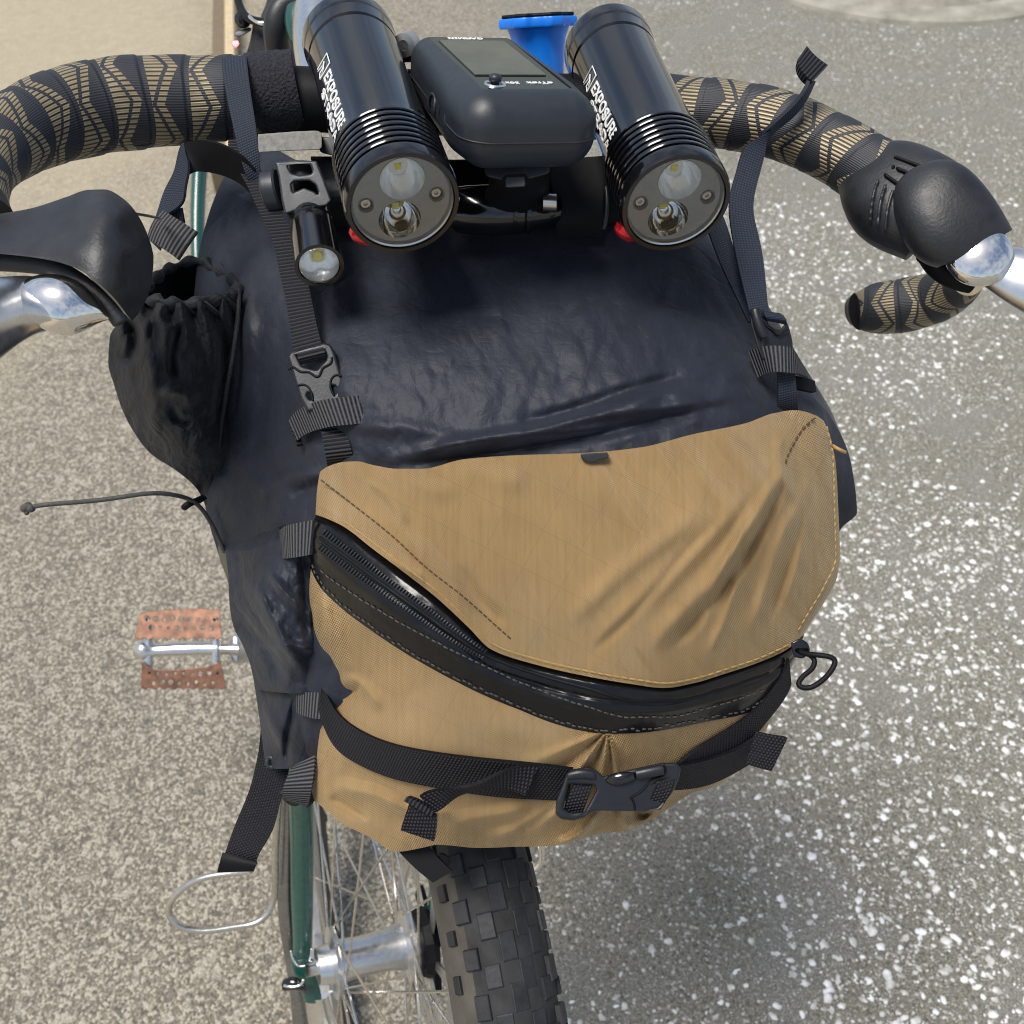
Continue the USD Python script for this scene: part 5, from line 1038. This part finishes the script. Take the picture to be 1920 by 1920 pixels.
obj('joystick', lathe([(0.0003, .0018), (.0014, .0017), (.0016, .0026), (.0032, .0027), (.0042, .0018), (.0044, .0001)], GP(-.0115, -.033, 0), g3, 28), M['case'], gd, True)
# parting line and side buttons
def case_line(z_, inset=0.0):
    pts = []
    for t in np.linspace(-1, 1, 60):
        pass
    return pts
sec = trimesh.Trimesh(*gps_case(), process=True).section(plane_origin=GP(0, 0, -.0165), plane_normal=g3)
if sec is not None:
    ring = max(sec.discrete, key=len); obj('parting_line', tube(np.asarray(ring)[::2], .00045, 6, world=True, curve=False, caps=False), M['rubber'], case, True)
for yb in (-.022, -.004):
    pth = [GP(-.0292 + (.001 if yb > -.01 else .0), yb - .005, -.020), GP(-.0303, yb - .0052, -.017), GP(-.0296, yb - .0035, -.0125), GP(-.0296, yb + .0035, -.0125), GP(-.0303, yb + .0052, -.017), GP(-.0292, yb + .005, -.020)]
    obj('side_button', tube(pth, .0008, 8, 40, world=True), M['case'], case, True)
mt = thing('navigation_mount', 'black quarter turn mount below the navigation unit', 'mount', W(970, 330, .45))
obj('mount_plate', plate([(905, 300), (1036, 296), (1030, 325), (990, 336), (985, 326), (945, 328), (942, 338), (910, 330)], .428, .012, bevel=3), M['case'], mt)
obj('mount_tab', plate([(947, 331), (984, 330), (986, 350), (948, 352)], .424, .006, bevel=2), M['case'], mt)
obj('mount_arm', loft([(915, 310, .45), (915, 350, .46), (905, 372, .475)], [(1035, 310, .45), (1030, 350, .46), (1030, 372, .475)], .5, 12, 20), M['black'], mt, True)
obj('mount_clamp', loft([(856, 352, .485), (900, 348, .482), (985, 352, .482), (1042, 366, .486)], [(856, 436, .485), (900, 440, .482), (985, 436, .482), (1042, 420, .486)], .9, 24, 28, dome=(.1, .2)), M['gloss'], mt, True)
for xx in (970, 994): obj('clamp_ridge', loft([(xx, 350, .481), (xx + 7, 350, .481)], [(xx - 8, 438, .481), (xx - 1, 438, .481)], 1.0, 5, 28), M['gloss'], mt, True)
obj('clamp_bolt', lathe([(0, .0001), (0, .004), (.006, .004), (.0065, .003), (.0065, .0001)], W(1018, 380, .462), CR, 18), M['steel'], mt, 30)
sb = obj('mount_bolt', lathe([(0, .0025), (0, .0055), (.010, .0055), (.0105, .0025), (.004, .0022), (.004, .0001)], W(768, 80, .50), unit(CR * -.2 - CD * .8 - CU * .5), 20), M['alloy_dull'], mt, 30)
obj('bolt_arm', loft([(735, 82, .505), (765, 84, .505), (800, 95, .505)], [(740, 120, .505), (765, 116, .505), (800, 120, .505)], .8, 8, 14), M['black'], mt, True)
wide = thing('bar_wrap_strap', 'wide dark webbing hanging from the bar beside the right light', 'strap', W(1085, 370, .48))
obj('wrap', ribbon([(1028, 300, .488), (1034, 340, .484), (1040, 390, .484), (1044, 446, .492)], [(1132, 292, .490), (1132, 340, .486), (1130, 390, .486), (1130, 446, .494)], .002, 30), M['black'], wide, uv=True)
obj('wrap_edge', tube([(1136, 350, .484), (1138, 390, .483), (1132, 430, .486)], .001, 8), M['case'], wide, True)

# blue cup
bc = thing('blue_cup', 'bright blue plastic cup with scalloped dark edged rim behind the lights', 'cup', W(1015, 110, .575))
cb = W(1012, 134, .575); cup_ax = unit(np.array([-.05, .36, .93]))
def cup():
    pr = [(-.05, .0001), (-.05, .0132), (0, .0136), (.010, .0140), (.018, .0155), (.024, .0180)]
    return lathe(pr, cb - cup_ax * .0, cup_ax, 48, up=(0, 1, 0))
obj('cup_body', cup(), M['blue'], bc, 40)
def flange(z0, z1, rb, amp, rin):
    an = np.linspace(0, 2 * np.pi, 120, endpoint=False); ax = unit(cup_ax); a = unit(np.cross((0, 1, 0), ax)); b = np.cross(ax, a)
    ro = rb + amp * np.clip(np.cos(an * 6) * 2.2, -1, 1)
    rows = [(z0, np.full(120, rin)), (z0, ro * .97), (z0 + .001, ro), (z1 - .001, ro), (z1, ro * .97), (z1, np.full(120, rin))]
    V = np.concatenate([cb + z_ * ax + r_[:, None] * (np.cos(an)[:, None] * a + np.sin(an)[:, None] * b) for z_, r_ in rows]); return MB().add(V, grid_faces(120, len(rows), True))
obj('cup_rim', flange(.0225, .0275, .0206, .0012, .0145), M['blue'], bc, 30)
obj('rim_seal', flange(.0275, .0295, .0190, .0013, .0145), M['black'], bc, 30, label='dark seal on the rim')
